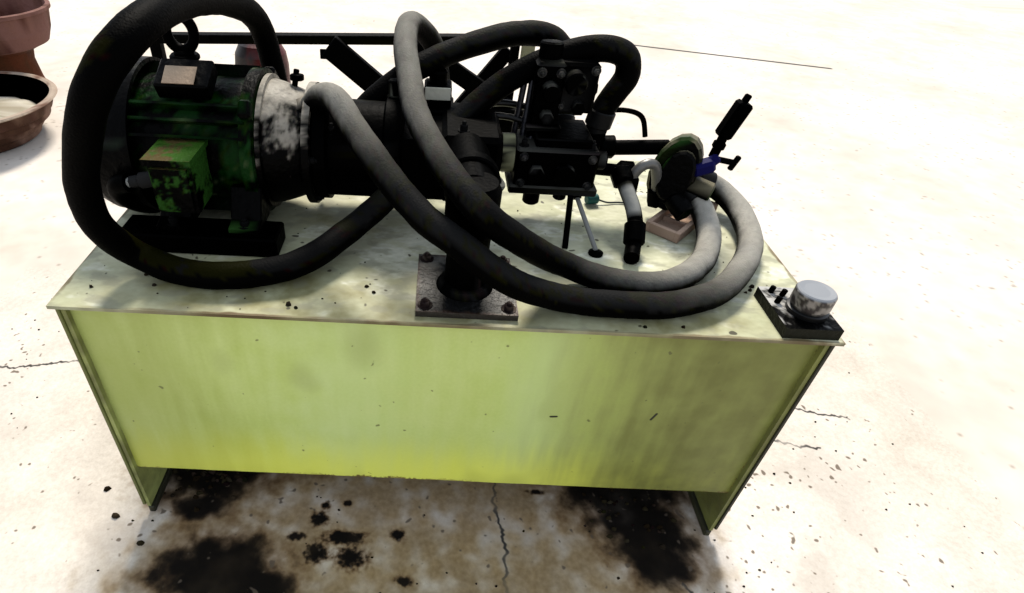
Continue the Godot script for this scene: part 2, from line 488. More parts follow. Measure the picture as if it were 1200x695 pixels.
# ================================================================ the scene
func _ready() -> void:
	# camera
	var cam := Camera3D.new()
	cam.name = "camera"
	cam.projection = Camera3D.PROJECTION_FRUSTUM
	cam.near = 0.05; cam.far = 200.0
	cam.size = 0.05 * 695.0 / 693.0
	cam.frustum_offset = Vector2(0.05 * 100.0 / 693.0, 0.05 * 16.5 / 693.0)
	cam.position = Vector3(-0.04144, 1.13154, 0.67626)
	cam.rotation = Vector3(-0.679277, -0.011911, 0.054726)
	add_child(cam)
	cam.make_current()
	# sky, exposure
	var env := Environment.new()
	env.background_mode = Environment.BG_SKY
	var sm := ProceduralSkyMaterial.new()
	sm.sky_top_color = Color(0.80, 0.84, 0.90); sm.sky_horizon_color = Color(0.86, 0.87, 0.88)
	sm.ground_horizon_color = Color(0.80, 0.79, 0.77); sm.ground_bottom_color = Color(0.70, 0.68, 0.65)
	sm.sun_angle_max = 0.0
	var sky := Sky.new()
	sky.sky_material = sm
	env.sky = sky
	env.background_energy_multiplier = 0.36
	env.tonemap_mode = Environment.TONE_MAPPER_LINEAR
	env.tonemap_exposure = 4.2
	env.sdfgi_enabled = true; env.ssao_enabled = true; env.ssil_enabled = true
	var we := WorldEnvironment.new()
	we.environment = env
	add_child(we)
	# the sun stands behind the machine, softened by thin cloud
	var sun := DirectionalLight3D.new()
	sun.name = "sun"
	sun.light_energy = 0.5
	sun.light_color = Color(1.0, 0.97, 0.92)
	sun.light_angular_distance = 14.0
	sun.shadow_enabled = true
	add_child(sun)
	sun.look_at_from_position(Vector3(0.06, 1.5, -1.3), Vector3.ZERO)

	nz_big = noise(1, 3.0); nz_mid = noise(2, 14.0); nz_fine = noise(9, 60.0)
	build_floor()
	build_unit()
	build_hoses()
	build_surroundings()

func build_floor() -> void:
	var near_m := StandardMaterial3D.new()
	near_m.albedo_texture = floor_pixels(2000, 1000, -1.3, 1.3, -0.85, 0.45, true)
	near_m.texture_repeat = false
	near_m.roughness = 0.92; near_m.metallic_specular = 0.2
	var far_m := StandardMaterial3D.new()
	far_m.albedo_texture = floor_pixels(1100, 1000, -4.5, 5.5, -8.0, 1.4, false)
	far_m.texture_repeat = false
	far_m.roughness = 0.92; far_m.metallic_specular = 0.2
	var am := ArrayMesh.new()
	var inner := Mb.new()
	for i in 26:
		for j in 13:
			var a := Vector3(-1.3 + 0.1 * i, 0, -0.85 + 0.1 * j)
			var q := [a, a + V(0.1, 0, 0), a + V(0.1, 0, 0.1), a + V(0, 0, 0.1)]
			var t: Array = []
			for p: Vector3 in q: t.append(Vector2((p.x + 1.3) / 2.6, (p.z + 0.85) / 1.3))
			inner.quad(q[0], q[1], q[2], q[3], Vector3.UP, t[0], t[1], t[2], t[3])
	var outer := Mb.new()
	var xs := [-70.0, -4.5, -1.3, 1.3, 5.5, 70.0]
	var zs := [-90.0, -8.0, -0.85, 0.45, 1.4, 40.0]
	for i in 5:
		for j in 5:
			if i == 2 and j == 2: continue
			var q := [V(xs[i], 0, zs[j]), V(xs[i + 1], 0, zs[j]), V(xs[i + 1], 0, zs[j + 1]), V(xs[i], 0, zs[j + 1])]
			var t: Array = []
			for p: Vector3 in q: t.append(Vector2((p.x + 4.5) / 10.0, (p.z + 8.0) / 9.4))
			outer.quad(q[0], q[1], q[2], q[3], Vector3.UP, t[0], t[1], t[2], t[3])
	for pair: Array in [[inner, near_m], [outer, far_m]]:
		var b: Mb = pair[0]
		var arr := []
		arr.resize(Mesh.ARRAY_MAX)
		arr[Mesh.ARRAY_VERTEX] = b.v; arr[Mesh.ARRAY_NORMAL] = b.n; arr[Mesh.ARRAY_TEX_UV] = b.uv
		am.add_surface_from_arrays(Mesh.PRIMITIVE_TRIANGLES, arr)
		am.surface_set_material(am.get_surface_count() - 1, pair[1])
	var o := MeshInstance3D.new()
	o.name = "ground"
	o.mesh = am
	o.set_meta("kind", "structure")
	o.set_meta("label", "pale cracked concrete floor with black oil stains and painted shade round the tank")
	add_child(o)

func hexbolt(at: Vector3, up: Vector3, r := 0.008, h := 0.008) -> Mb:
	var b := Mb.new()
	b.col = Color(0.006, 0.005, 0.004)
	b.lathe(at, Mb.along(up), [Vector2(r * 1.5, 0), Vector2(r * 1.5, 0.0015), Vector2(0, 0.0015)], 14)
	b.lathe(at + up.normalized() * 0.0015, Mb.along(up), [Vector2(r, 0), Vector2(r, h * 0.8), Vector2(r * 0.8, h), Vector2(0, h)], 6)
	b.lathe(at + up.normalized() * h, Mb.along(up), [Vector2(r * 0.55, 0), Vector2(r * 0.55, h * 0.5), Vector2(r * 0.4, h * 0.65), Vector2(0, h * 0.65)], 10)
	return b

func build_unit() -> void:
	var rough_n := bump(0.03, 41, 5.0)
	var iron := mat(0.5, 0.0, 0.07, rough_n, 11.0, 0.3)
	var enamel := mat(0.42, 0.0, 0.13, rough_n, 8.0, 0.5)
	var steel := mat(0.35, 0.7, 0.5, rough_n, 10.0, 0.3)
	var unit := thing("hydraulic_power_unit", "pale green hydraulic power pack tank carrying a grimy green motor, pump and valves", "hydraulic power unit", V(0, 0, -0.31))
	# ------------------------------------------------ tank
	var panel_m := StandardMaterial3D.new()
	panel_m.albedo_texture = panel_pixels(1100, 400)
	panel_m.roughness = 0.5; panel_m.metallic_specular = 0.35
	panel_m.normal_enabled = true; panel_m.normal_texture = bump(0.012, 44, 2.0); panel_m.normal_scale = 0.25
	var lid_m := StandardMaterial3D.new()
	lid_m.albedo_texture = lid_pixels(1200, 620)
	lid_m.roughness = 0.55; lid_m.metallic_specular = 0.3
	var paint := mat(0.5, 0.0, 0.35, rough_n, 4.0, 0.25)

	var b := Mb.new()
	var y0 := 0.140; var y1 := H - 0.007
	# front panel: one slightly buckled sheet set back between the side plates
	var nx := 40; var ny := 14
	var P := func(i: int, j: int) -> Vector3:
		var u := float(i) / nx; var w := float(j) / ny
		var belly := 0.003 * sin(PI * u) * sin(PI * w) + 0.0015 * nz_big.get_noise_2d(u * 2.0, w)
		return V(-0.583 + 1.166 * u, lerpf(y0, y1, w), -0.022 + belly)
	for i in nx:
		for j in ny:
			var q := [P.call(i, j), P.call(i + 1, j), P.call(i + 1, j + 1), P.call(i, j + 1)]
			var t := [Vector2(float(i) / nx, 1.0 - float(j) / ny), Vector2(float(i + 1) / nx, 1.0 - float(j) / ny), Vector2(float(i + 1) / nx, 1.0 - float(j + 1) / ny), Vector2(float(i) / nx, 1.0 - float(j + 1) / ny)]
			b.quad(q[0], q[1], q[2], q[3], Vector3(0, 0, 1), t[0], t[1], t[2], t[3])
	var zb := -0.029
	b.quad(V(-0.583, y0, zb), V(0.583, y0, zb), V(0.583, y1, zb), V(-0.583, y1, zb), Vector3(0, 0, -1), Vector2(0, 1), Vector2(1, 1), Vector2(1, 0), Vector2(0, 0))
	b.quad(V(-0.583, y0, zb), V(0.583, y0, zb), V(0.583, y0, -0.022), V(-0.583, y0, -0.022), Vector3.DOWN, Vector2(0, 0.99), Vector2(1, 0.99), Vector2(1, 0.99), Vector2(0, 0.99))
	put("front_panel", b, panel_m, unit, "pale green front sheet with brushed streaks and scratches")
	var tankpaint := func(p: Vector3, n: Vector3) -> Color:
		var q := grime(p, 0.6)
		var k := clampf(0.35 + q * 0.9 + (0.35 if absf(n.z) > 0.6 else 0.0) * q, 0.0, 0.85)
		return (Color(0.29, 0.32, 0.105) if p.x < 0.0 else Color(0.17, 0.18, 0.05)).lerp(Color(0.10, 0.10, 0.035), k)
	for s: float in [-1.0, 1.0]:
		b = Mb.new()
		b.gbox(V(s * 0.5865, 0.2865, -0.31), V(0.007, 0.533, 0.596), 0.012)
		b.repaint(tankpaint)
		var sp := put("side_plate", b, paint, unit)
		b = Mb.new()
		b.box(V(s * 0.5835, 0.009, -0.31), V(0.013, 0.018, 0.598), PLAIN, 0.002)
		b.repaint(func(p: Vector3, _n: Vector3) -> Color: return Color(0.016, 0.016, 0.010).lerp(Color(0.10, 0.10, 0.04), sstep(0.1, 0.5, grime(p))))
		put("skid", b, paint, sp)
		b = Mb.new()
		b.box(V(s * 0.5935, 0.29, -0.014), V(0.006, 0.524, 0.010), PLAIN, 0.001)
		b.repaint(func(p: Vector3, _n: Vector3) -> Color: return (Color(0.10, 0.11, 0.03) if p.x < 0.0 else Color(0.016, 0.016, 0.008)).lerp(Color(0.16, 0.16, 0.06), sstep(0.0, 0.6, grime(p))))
		put("edge_strip", b, paint, sp)
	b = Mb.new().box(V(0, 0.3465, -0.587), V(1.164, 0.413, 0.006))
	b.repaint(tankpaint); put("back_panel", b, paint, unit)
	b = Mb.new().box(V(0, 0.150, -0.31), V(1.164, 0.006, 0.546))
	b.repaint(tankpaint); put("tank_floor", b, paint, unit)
	# lid
	b = Mb.new()
	var ty := H; var by := H - 0.006
	b.quad(V(-0.6, ty, -0.62), V(0.6, ty, -0.62), V(0.6, ty, 0), V(-0.6, ty, 0), Vector3.UP, Vector2(0, 0), Vector2(1, 0), Vector2(1, 1), Vector2(0, 1))
	b.quad(V(-0.6, by, -0.62), V(0.6, by, -0.62), V(0.6, by, 0), V(-0.6, by, 0), Vector3.DOWN, Vector2(0, 0), Vector2(1, 0), Vector2(1, 1), Vector2(0, 1))
	b.quad(V(-0.6, by, 0), V(0.6, by, 0), V(0.6, ty, 0), V(-0.6, ty, 0), V(0, 0, 1), Vector2(0, 0.999), Vector2(1, 0.999), Vector2(1, 0.996), Vector2(0, 0.996))
	b.quad(V(-0.6, by, -0.62), V(0.6, by, -0.62), V(0.6, ty, -0.62), V(-0.6, ty, -0.62), V(0, 0, -1), Vector2(0, 0.001), Vector2(1, 0.001), Vector2(1, 0.004), Vector2(0, 0.004))
	for s: float in [-1.0, 1.0]:
		var uu := 0.0005 if s < 0 else 0.9995
		b.quad(V(s * 0.6, by, -0.62), V(s * 0.6, by, 0), V(s * 0.6, ty, 0), V(s * 0.6, ty, -0.62), V(s, 0, 0), Vector2(uu, 0), Vector2(uu, 1), Vector2(uu, 1), Vector2(uu, 0))
	put("lid", b, lid_m, unit, "beige green lid plate worn, oily and rusty at its edges")

	# ------------------------------------------------ motor, lying along the tank
	var ax := V(0, 0.690, -0.330)
	b = Mb.new()
	var prof: Array = []
	for k in 31: prof.append(Vector2(0.106, -0.535 + 0.195 * k / 30.0))
	b.lathe(ax, ACROSS, prof, 90)
	b.repaint(motor_paint)
	var motor := put("motor", b, enamel, unit, "grimy black and green electric motor with cooling fins")
	b = Mb.new()
	for k in 30:
		var a := TAU * (k + 0.5) / 30
		var d := V(0, cos(a), sin(a))
		if d.z > 0.62 and d.y < 0.35 and d.y > -0.75: continue    # the terminal box sits there
		if d.y > 0.86 and d.z > -0.2 : continue
		var bs := Basis(V(1, 0, 0), d, V(1, 0, 0).cross(d))
		for e in 8: b.box(ax + V(-0.525 + 0.0238 * (e + 0.5) - 0.002, 0, 0) + d * 0.114, V(0.0238, 0.022, 0.0045), bs, 0.0)
	b.repaint(motor_paint)
	put("cooling_fins", b, enamel, motor)
	b = Mb.new()
	b.lathe(ax, ACROSS, [Vector2(0, -0.615), Vector2(0.090, -0.615), Vector2(0.110, -0.611), Vector2(0.122, -0.602), Vector2(0.129, -0.588), Vector2(0.131, -0.570), Vector2(0.131, -0.535), Vector2(0.131, -0.518), Vector2(0.123, -0.518), Vector2(0.123, -0.535)], 64)
	for k in 5:
		b.lathe(ax, ACROSS, [Vector2(0.03 + 0.013 * k, -0.6155), Vector2(0.03 + 0.013 * k, -0.618), Vector2(0.036 + 0.013 * k, -0.618), Vector2(0.036 + 0.013 * k, -0.6155)], 40)
	b.repaint(func(p: Vector3, _n: Vector3) -> Color: return BLACK.lerp(Color(0.02, 0.022, 0.016), sstep(0.25, 0.6, grime(p, 0.8))))
	put("fan_cover", b, enamel, motor)
	b = Mb.new()
	prof = [Vector2(0.106, -0.345)]
	for k in 6: prof.append(Vector2(0.122, -0.345 + 0.004 * k))
	prof.append(Vector2(0.10, -0.322))
	b.lathe(ax, ACROSS, prof, 90)
	for k in 4:
		var a := PI * 0.25 + PI * 0.5 * k
		b.box(ax + V(-0.334, cos(a) * 0.120, sin(a) * 0.120), V(0.02, 0.03, 0.03), Basis(V(1, 0, 0), a), 0.004)
	b.repaint(motor_paint)
	put("end_shield", b, enamel, motor)
	# terminal box on the front side
	b = Mb.new()
	b.gbox(V(-0.436, 0.683, -0.190), V(0.066, 0.084, 0.075), 0.003)
	b.gbox(V(-0.436, 0.728, -0.188), V(0.074, 0.010, 0.088), 0.003)
	b.gbox(V(-0.436, 0.683, -0.150), V(0.056, 0.070, 0.010), 0.003)
	b.repaint(func(p: Vector3, n: Vector3) -> Color:
		var q := grime(p, 1.1)
		if n.y > 0.7: return Color(0.06, 0.045, 0.018).lerp(Color(0.025, 0.07, 0.010), sstep(-0.2, 0.25, q))
		return BLACK.lerp(Color(0.018, 0.055, 0.009), sstep(-0.06, 0.22, q + (p.x + 0.436) * 5.0 - 0.03)))
	put("terminal_box", b, enamel, motor, "terminal box with flaking bright green paint")
	b = Mb.new()
	b.col = Color(0.018, 0.018, 0.018)
	b.rod(V(-0.472, 0.683, -0.185), V(-0.502, 0.678, -0.182), 0.013, 16, 0.002)
	b.rod(V(-0.502, 0.678, -0.182), V(-0.518, 0.675, -0.180), 0.010, 6, 0.002)
	b.col = Color(0.25, 0.25, 0.23)
	b.rod(V(-0.516, 0.6755, -0.180), V(-0.522, 0.6745, -0.180), 0.008, 12, 0.001)
	put("cable_gland", b, iron, motor)
	b = Mb.new()
	b.col = BLACK
	b.tube([V(-0.519, 0.675, -0.180), V(-0.540, 0.668, -0.185), V(-0.552, 0.645, -0.20), V(-0.548, 0.612, -0.23), V(-0.530, 0.586, -0.27), V(-0.515, 0.580, -0.34), V(-0.53, 0.578, -0.46), V(-0.56, 0.577, -0.60)], 0.016, 16, 6)
	put("cable", b, iron, motor)
	# name plate and lifting eye on top
	b = Mb.new()
	var tilt := Basis(V(1, 0, 0), 0.55)
	b.col = BLACK
	b.box(ax + V(-0.435, 0.118, 0.045), V(0.085, 0.03, 0.06), Basis(V(1, 0, 0), 0.45), 0.003)
	put("plate_pad", b, enamel, motor)
	b = Mb.new()
	b.box(ax + V(-0.436, 0.131, 0.066), V(0.050, 0.0016, 0.034), tilt, 0.0004)
	b.repaint(func(p: Vector3, _n: Vector3) -> Color: return Color(0.33, 0.25, 0.17).lerp(Color(0.20, 0.14, 0.09), sstep(-0.2, 0.4, grime(p, 2.0))))
	var np := mat(0.45, 0.2, 0.5, rough_n, 14.0, 0.5)
	put("name_plate", b, np, motor, "bare tan metal name plate")
	b = Mb.new()
	b.col = BLACK
	b.rod(ax + V(-0.448, 0.110, 0.0), ax + V(-0.448, 0.150, 0.0), 0.016, 20, 0.003)
	b.rod(ax + V(-0.448, 0.134, 0.0), ax + V(-0.448, 0.144, 0.0), 0.024, 20, 0.003)
	var ring: Array = []
	for k in 14: ring.append(ax + V(-0.448 + 0.022 * cos(TAU * k / 14), 0.176 + 0.026 * sin(TAU * k / 14), 0.0))
	b.tube(ring, 0.0085, 12, 3, null, 0.0, true)
	put("lifting_eye", b, iron, motor)
	# feet and the two rails they are bolted to
	for fx: float in [-0.465, -0.345]:
		for fz: float in [-0.205, -0.445]:
			b = Mb.new()
			var out := 1.0 if fz > -0.3 else -1.0
			b.slab(V(fx, H + 0.03, fz), Basis(V(0, 0, out), V(0, 1, 0), V(-out, 0, 0)), PackedVector2Array([Vector2(-0.045, 0), Vector2(0.035, 0), Vector2(0.035, 0.012), Vector2(0.012, 0.018), Vector2(-0.012, 0.066), Vector2(-0.055, 0.066)]), 0.052, 0.002)
			b.col = BLACK
			b.repaint(func(p: Vector3, n: Vector3) -> Color: return BLACK.lerp(Color(0.02, 0.06, 0.012), sstep(0.3, 0.6, grime(p))))
			put("foot", b, enamel, motor)
			put("bolt", hexbolt(V(fx, H + 0.042, fz + out * 0.022), Vector3.UP, 0.008, 0.009), iron, motor)
	for fz: float in [-0.185, -0.455]:
		b = Mb.new()
		b.box(V(-0.420, H + 0.0175, fz), V(0.265, 0.035, 0.066), PLAIN, 0.003)
		b.repaint(func(p: Vector3, n: Vector3) -> Color: return BLACK.lerp(Color(0.018, 0.018, 0.012), sstep(0.35, 0.7, grime(p)) * 0.6))
		put("mounting_rail", b, iron, motor)
	# ------------------------------------------------ bell housing
	b = Mb.new()
	prof = [Vector2(0.114, -0.322), Vector2(0.114, -0.314), Vector2(0.106, -0.314)]
	for k in 34: prof.append(Vector2(lerpf(0.106, 0.086, pow(k / 33.0, 1.3)), lerpf(-0.312, -0.250, k / 33.0)))
	prof.append_array([Vector2(0.104, -0.250), Vector2(0.104, -0.238), Vector2(0.0, -0.238)])
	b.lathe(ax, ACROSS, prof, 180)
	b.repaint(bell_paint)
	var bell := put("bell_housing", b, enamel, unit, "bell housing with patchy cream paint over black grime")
	for k in 6:
		var a := 0.4 + TAU * k / 6
		put("bolt", hexbolt(ax + V(-0.238, cos(a) * 0.095, sin(a) * 0.095), V(1, 0, 0), 0.006, 0.008), iron, bell)
	b = Mb.new()
	b.col = BLACK
	b.rod(ax + V(-0.278, 0.086, -0.02), ax + V(-0.272, 0.120, -0.027), 0.005, 10)
	b.rod(ax + V(-0.272, 0.102, -0.023), ax + V(-0.272, 0.113, -0.025), 0.012, 6, 0.002)
	put("breather", b, iron, bell)
	b = Mb.new()
	for k in 40:   # a skirt of dried sealant and dirt along the lower half
		pass
	# ------------------------------------------------ pump
	b = Mb.new()
	b.lathe(ax, ACROSS, [Vector2(0, -0.238), Vector2(0.092, -0.2375), Vector2(0.094, -0.234), Vector2(0.094, -0.214), Vector2(0.080, -0.210), Vector2(0.078, -0.120), Vector2(0.086, -0.116), Vector2(0.086, -0.090), Vector2(0.07, -0.086), Vector2(0, -0.086)], 48)
	b.box(V(-0.09, 0.680, -0.335), V(0.29, 0.110, 0.150), PLAIN, 0.006)
	b.box(V(0.03, 0.690, -0.31), V(0.10, 0.120, 0.13), PLAIN, 0.008)
	b.repaint(func(p: Vector3, _n: Vector3) -> Color: return BLACK.lerp(Color(0.012, 0.0115, 0.009), sstep(0.32, 0.7, grime(p)) * 0.7))
	var pump := put("pump", b, iron, unit)
	for bx: float in [-0.205, -0.15, -0.03, 0.015]:
		put("bolt", hexbolt(V(bx, 0.735 if bx < 0.0 else 0.75, -0.275), Vector3.UP, 0.007, 0.010), iron, pump)
	# pressure port with elbow where the long hose leaves
	b = Mb.new()
	b.col = Color(0.03, 0.03, 0.026)
	b.rod(V(-0.262, 0.752, -0.305), V(-0.236, 0.768, -0.298), 0.024, 6, 0.003)
	b.rod(V(-0.244, 0.762, -0.300), V(-0.222, 0.785, -0.290), 0.020, 18, 0.003)
	b.repaint(func(p: Vector3, _n: Vector3) -> Color: return BLACK.lerp(Color(0.30, 0.27, 0.22), sstep(-0.05, 0.35, grime(p, 1.5))))
	put("pressure_port", b, iron, pump)
	# solenoid with cream top label
	b = Mb.new()
	b.col = BLACK
	b.box(V(-0.030, 0.752, -0.42), V(0.050, 0.056, 0.05), PLAIN, 0.004)
	b.box(V(-0.015, 0.735, -0.40), V(0.060, 0.018, 0.05), PLAIN, 0.003)
	b.rod(V(-0.030, 0.778, -0.42), V(-0.030, 0.802, -0.42), 0.017, 16, 0.003)
	var sol := put("solenoid", b, iron, pump)
	b = Mb.new()
	b.box(V(-0.030, 0.768, -0.3935), V(0.046, 0.022, 0.003), PLAIN, 0.0008)
	b.repaint(func(p: Vector3, _n: Vector3) -> Color: return Color(0.42, 0.41, 0.33).lerp(Color(0.1, 0.1, 0.07), sstep(0.1, 0.45, grime(p, 2.5))))
	put("label_plate", b, paint, pump, "cream label plate")
	# tall sight fitting between the hoses
	b = Mb.new()
	b.rod(V(-0.105, 0.73, -0.36), V(-0.105, 0.775, -0.36), 0.015, 6, 0.002)
	b.rod(V(-0.105, 0.77, -0.36), V(-0.105, 0.80, -0.36), 0.011, 16, 0.002)
	b.repaint(func(p: Vector3, _n: Vector3) -> Color: return BLACK.lerp(Color(0.10, 0.10, 0.08), sstep(0.0, 0.4, grime(p, 2.0))))
	put("plug_fitting", b, iron, pump)
	# ------------------------------------------------ pedestal under the pump
	b = Mb.new()
	b.lathe(V(0.026, H + 0.010, -0.090), PLAIN, [Vector2(0.046, 0), Vector2(0.040, 0.010), Vector2(0.0335, 0.014), Vector2(0.0325, 0.06), Vector2(0.0325, 0.100), Vector2(0.037, 0.104), Vector2(0.037, 0.122), Vector2(0.040, 0.128), Vector2(0.040, 0.170), Vector2(0.034, 0.182), Vector2(0.0, 0.183)], 36)
	b.repaint(func(p: Vector3, _n: Vector3) -> Color: return BLACK.lerp(Color(0.012, 0.0115, 0.009), sstep(0.3, 0.6, grime(p))))
	b.rod(V(0.026, 0.715, -0.100), V(0.020, 0.715, -0.26), 0.040, 36, 0.004)
	b.rod(V(0.026, 0.715, -0.150), V(0.025, 0.715, -0.175), 0.046, 36, 0.003)
	b.col = BLACK
	b.repaint(func(p: Vector3, _n: Vector3) -> Color: return BLACK.lerp(Color(0.012, 0.0115, 0.009), sstep(0.3, 0.6, grime(p))))
	var post := put("pedestal_post", b, iron, unit)
	b = Mb.new()
	b.gbox(V(0.028, H + 0.0052, -0.094), V(0.156, 0.0104, 0.156), 0.004)
	b.repaint(func(p: Vector3, n: Vector3) -> Color:
		var d := Vector2(p.x - 0.02, p.z + 0.055).length()
		var k := sstep(0.055, 0.12, d + 0.07 * grime(p, 1.4))
		if n.y < 0.5: return Color(0.02, 0.016, 0.012)
		var edge := maxf(absf(p.x - 0.028), absf(p.z + 0.094))
		var cc := BLACK.lerp(Color(0.085, 0.08, 0.07), k)
		return cc.lerp(Color(0.03, 0.015, 0.008), sstep(0.073, 0.078, edge + 0.006 * grime(p, 3.0))))
	put("base_plate", b, mat(0.5, 0.15, 0.4, rough_n, 10.0, 0.6), post, "grey square base plate, oily and rusty")
	for s: Vector2 in [Vector2(-0.036, -0.158), Vector2(0.092, -0.158), Vector2(-0.036, -0.032), Vector2(0.092, -0.032)]:
		var hb := hexbolt(V(s.x, H + 0.010, s.y), Vector3.UP, 0.008, 0.008)
		hb.repaint(func(p: Vector3, _n: Vector3) -> Color: return Color(0.015, 0.010, 0.008).lerp(Color(0.08, 0.065, 0.055), sstep(0.0, 0.4, grime(p, 3.0))))
		put("bolt", hb, iron, post)
	b = Mb.new()
	b.col = Color(0.07, 0.07, 0.062)
	b.lathe(V(0.050, 0.720, -0.150), Basis(V(0, 0, 1), -0.5), [Vector2(0.017, 0.0), Vector2(0.024, 0.0), Vector2(0.026, 0.003), Vector2(0.026, 0.010), Vector2(0.024, 0.013), Vector2(0.017, 0.013), Vector2(0.017, 0.0)], 32)
	b.col = BLACK
	b.lathe(V(0.050, 0.720, -0.150), Basis(V(0, 0, 1), -0.5), [Vector2(0.0, 0.015), Vector2(0.0165, 0.015), Vector2(0.0165, -0.05), Vector2(0, -0.05)], 32)
	put("grey_collar", b, iron, post, "light grey collar ring")
	# ------------------------------------------------ directional valve stack
	b = Mb.new()
	b.col = BLACK
	b.box(V(0.185, 0.672, -0.345), V(0.145, 0.082, 0.095), PLAIN, 0.004)
	b.box(V(0.158, 0.775, -0.385), V(0.050, 0.136, 0.075), PLAIN, 0.005)
	b.box(V(0.205, 0.800, -0.390), V(0.075, 0.085, 0.066), PLAIN, 0.005)
	b.box(V(0.158, 0.735, -0.345), V(0.062, 0.008, 0.020), PLAIN, 0.002)
	b.rod(V(0.200, 0.815, -0.37), V(0.200, 0.815, -0.330), 0.019, 20, 0.003)
	b.rod(V(0.215, 0.770, -0.37), V(0.215, 0.770, -0.345), 0.013, 6, 0.002)
	b.rod(V(0.160, 0.800, -0.36), V(0.160, 0.800, -0.325), 0.016, 20, 0.003)
	b.rod(V(0.160, 0.755, -0.36), V(0.160, 0.755, -0.330), 0.013, 6, 0.002)
	b.rod(V(0.158, 0.840, -0.385), V(0.158, 0.868, -0.388), 0.020, 20, 0.003)
	b.rod(V(0.236, 0.838, -0.39), V(0.236, 0.865, -0.392), 0.012, 6, 0.002)
	b.rod(V(0.248, 0.690, -0.32), V(0.275, 0.690, -0.32), 0.017, 6, 0.003)
	b.rod(V(0.150, 0.672, -0.30), V(0.150, 0.672, -0.286), 0.015, 6, 0.002)
	b.rod(V(0.200, 0.672, -0.30), V(0.200, 0.672, -0.284), 0.019, 20, 0.002)
	b.box(V(0.185, 0.638, -0.345), V(0.160, 0.016, 0.105), PLAIN, 0.003)
	b.box(V(0.195, 0.720, -0.36), V(0.10, 0.018, 0.10), PLAIN, 0.003)
	b.rod(V(0.158, 0.62, -0.345), V(0.158, 0.588, -0.345), 0.016, 18, 0.003)
	b.rod(V(0.268, 0.735, -0.400), V(0.264, 0.62, -0.375), 0.013, 18, 0.002)
	b.rod(V(0.267, 0.712, -0.395), V(0.267, 0.690, -0.392), 0.020, 6, 0.002)
	b.rod(V(0.225, 0.79, -0.40), V(0.252, 0.79, -0.40), 0.014, 6, 0.002)
	b.rod(V(0.205, 0.64, -0.32), V(0.205, 0.612, -0.32), 0.012, 18, 0.002)
	b.repaint(func(p: Vector3, n: Vector3) -> Color:
		var q := grime(p, 1.5)
		if n.y > 0.5: return BLACK.lerp(Color(0.034, 0.033, 0.029), sstep(-0.05, 0.4, q + (p.z + 0.345) * 4.0))  # upward faces painted paler, as if catching the light
		return BLACK.lerp(Color(0.014, 0.014, 0.012), sstep(0.25, 0.6, q)))
	var valve := put("valve_stack", b, iron, unit, "tall black stack of control valves")
	b = Mb.new()
	b.lathe(V(0.0, 0.690, -0.335), ACROSS, [Vector2(0, 0.062), Vector2(0.030, 0.062), Vector2(0.033, 0.066), Vector2(0.033, 0.078), Vector2(0.028, 0.080), Vector2(0.028, 0.086), Vector2(0.034, 0.088), Vector2(0.034, 0.110), Vector2(0.0, 0.112)], 30)
	b.repaint(func(p: Vector3, n: Vector3) -> Color:
		var band := 1.0 if (p.x > 0.0655 and p.x < 0.0785) or (p.x > 0.0875 and p.x < 0.1105) else 0.0
		var k := sstep(-0.3, 0.3, grime(p, 1.6) + n.z * 0.3) * band
		return BLACK.lerp(Color(0.20, 0.20, 0.12), k * (0.9 if absf(n.x) < 0.7 else 0.0)))
	put("coil", b, enamel, valve, "solenoid coil with two pale khaki bands")
	for k in 3:
		b = Mb.new()
		b.col = Color(0.016, 0.017, 0.02)
		b.rod(V(0.112 + 0.014 * k, 0.705, -0.372 + 0.012 * k), V(0.122 + 0.012 * k, 0.822 - 0.015 * k, -0.385), 0.0055, 12, 0.001)
		put("steel_line", b, steel, valve)
	for s: float in [0.125, 0.245]:
		put("bolt", hexbolt(V(s, 0.713, -0.315), Vector3.UP, 0.006, 0.009), iron, valve)
	for k in 2:
		b = Mb.new()
		b.col = Color(0.006, 0.006, 0.006)
		b.tube([V(0.04, 0.735 + 0.02 * k, -0.37), V(0.075, 0.741 + 0.016 * k, -0.375 - 0.02 * k), V(0.11, 0.738 + 0.018 * k, -0.375 - 0.02 * k), V(0.145, 0.728 + 0.03 * k, -0.37)], 0.006, 12, 5)
		put("steel_line", b, steel, valve)
	for s: Vector3 in [V(0.125, 0.700, -0.2975), V(0.125, 0.650, -0.2975), V(0.245, 0.700, -0.2975), V(0.245, 0.650, -0.2975), V(0.142, 0.828, -0.3475), V(0.174, 0.828, -0.3475), V(0.184, 0.772, -0.357), V(0.234, 0.832, -0.357)]:
		put("bolt", hexbolt(s, V(0, 0, 1), 0.0055, 0.008).repaint(func(p: Vector3, _n: Vector3) -> Color: return Color(0.01, 0.01, 0.01).lerp(Color(0.04, 0.039, 0.035), sstep(-0.2, 0.4, grime(p, 4.0)))), iron, valve)
	# thin arched wire behind the stack
	b = Mb.new()
	b.col = BLACK
	b.tube([V(0.255, 0.728, -0.42), V(0.29, 0.744, -0.42), V(0.325, 0.746, -0.42), V(0.355, 0.735, -0.42), V(0.368, 0.70, -0.415)], 0.0048, 10, 6)
	put("wire", b, iron, valve)
	# pipe run to the right
	b = Mb.new()
	b.col = BLACK
	b.rod(V(0.25, 0.678, -0.40), V(0.41, 0.690, -0.395), 0.014, 18, 0.002)
	b.rod(V(0.28, 0.681, -0.40), V(0.31, 0.683, -0.40), 0.022, 6, 0.003)
	b.rod(V(0.25, 0.655, -0.365), V(0.345, 0.650, -0.365), 0.012, 18, 0.002)
	b.rod(V(0.315, 0.651, -0.365), V(0.345, 0.650, -0.365), 0.020, 6, 0.003)
	b.repaint(func(p: Vector3, _n: Vector3) -> Color: return BLACK.lerp(Color(0.012, 0.0115, 0.009), sstep(0.3, 0.7, grime(p)) * 0.7))
	var pipe := put("pipe_run", b, iron, unit)
	b = Mb.new()
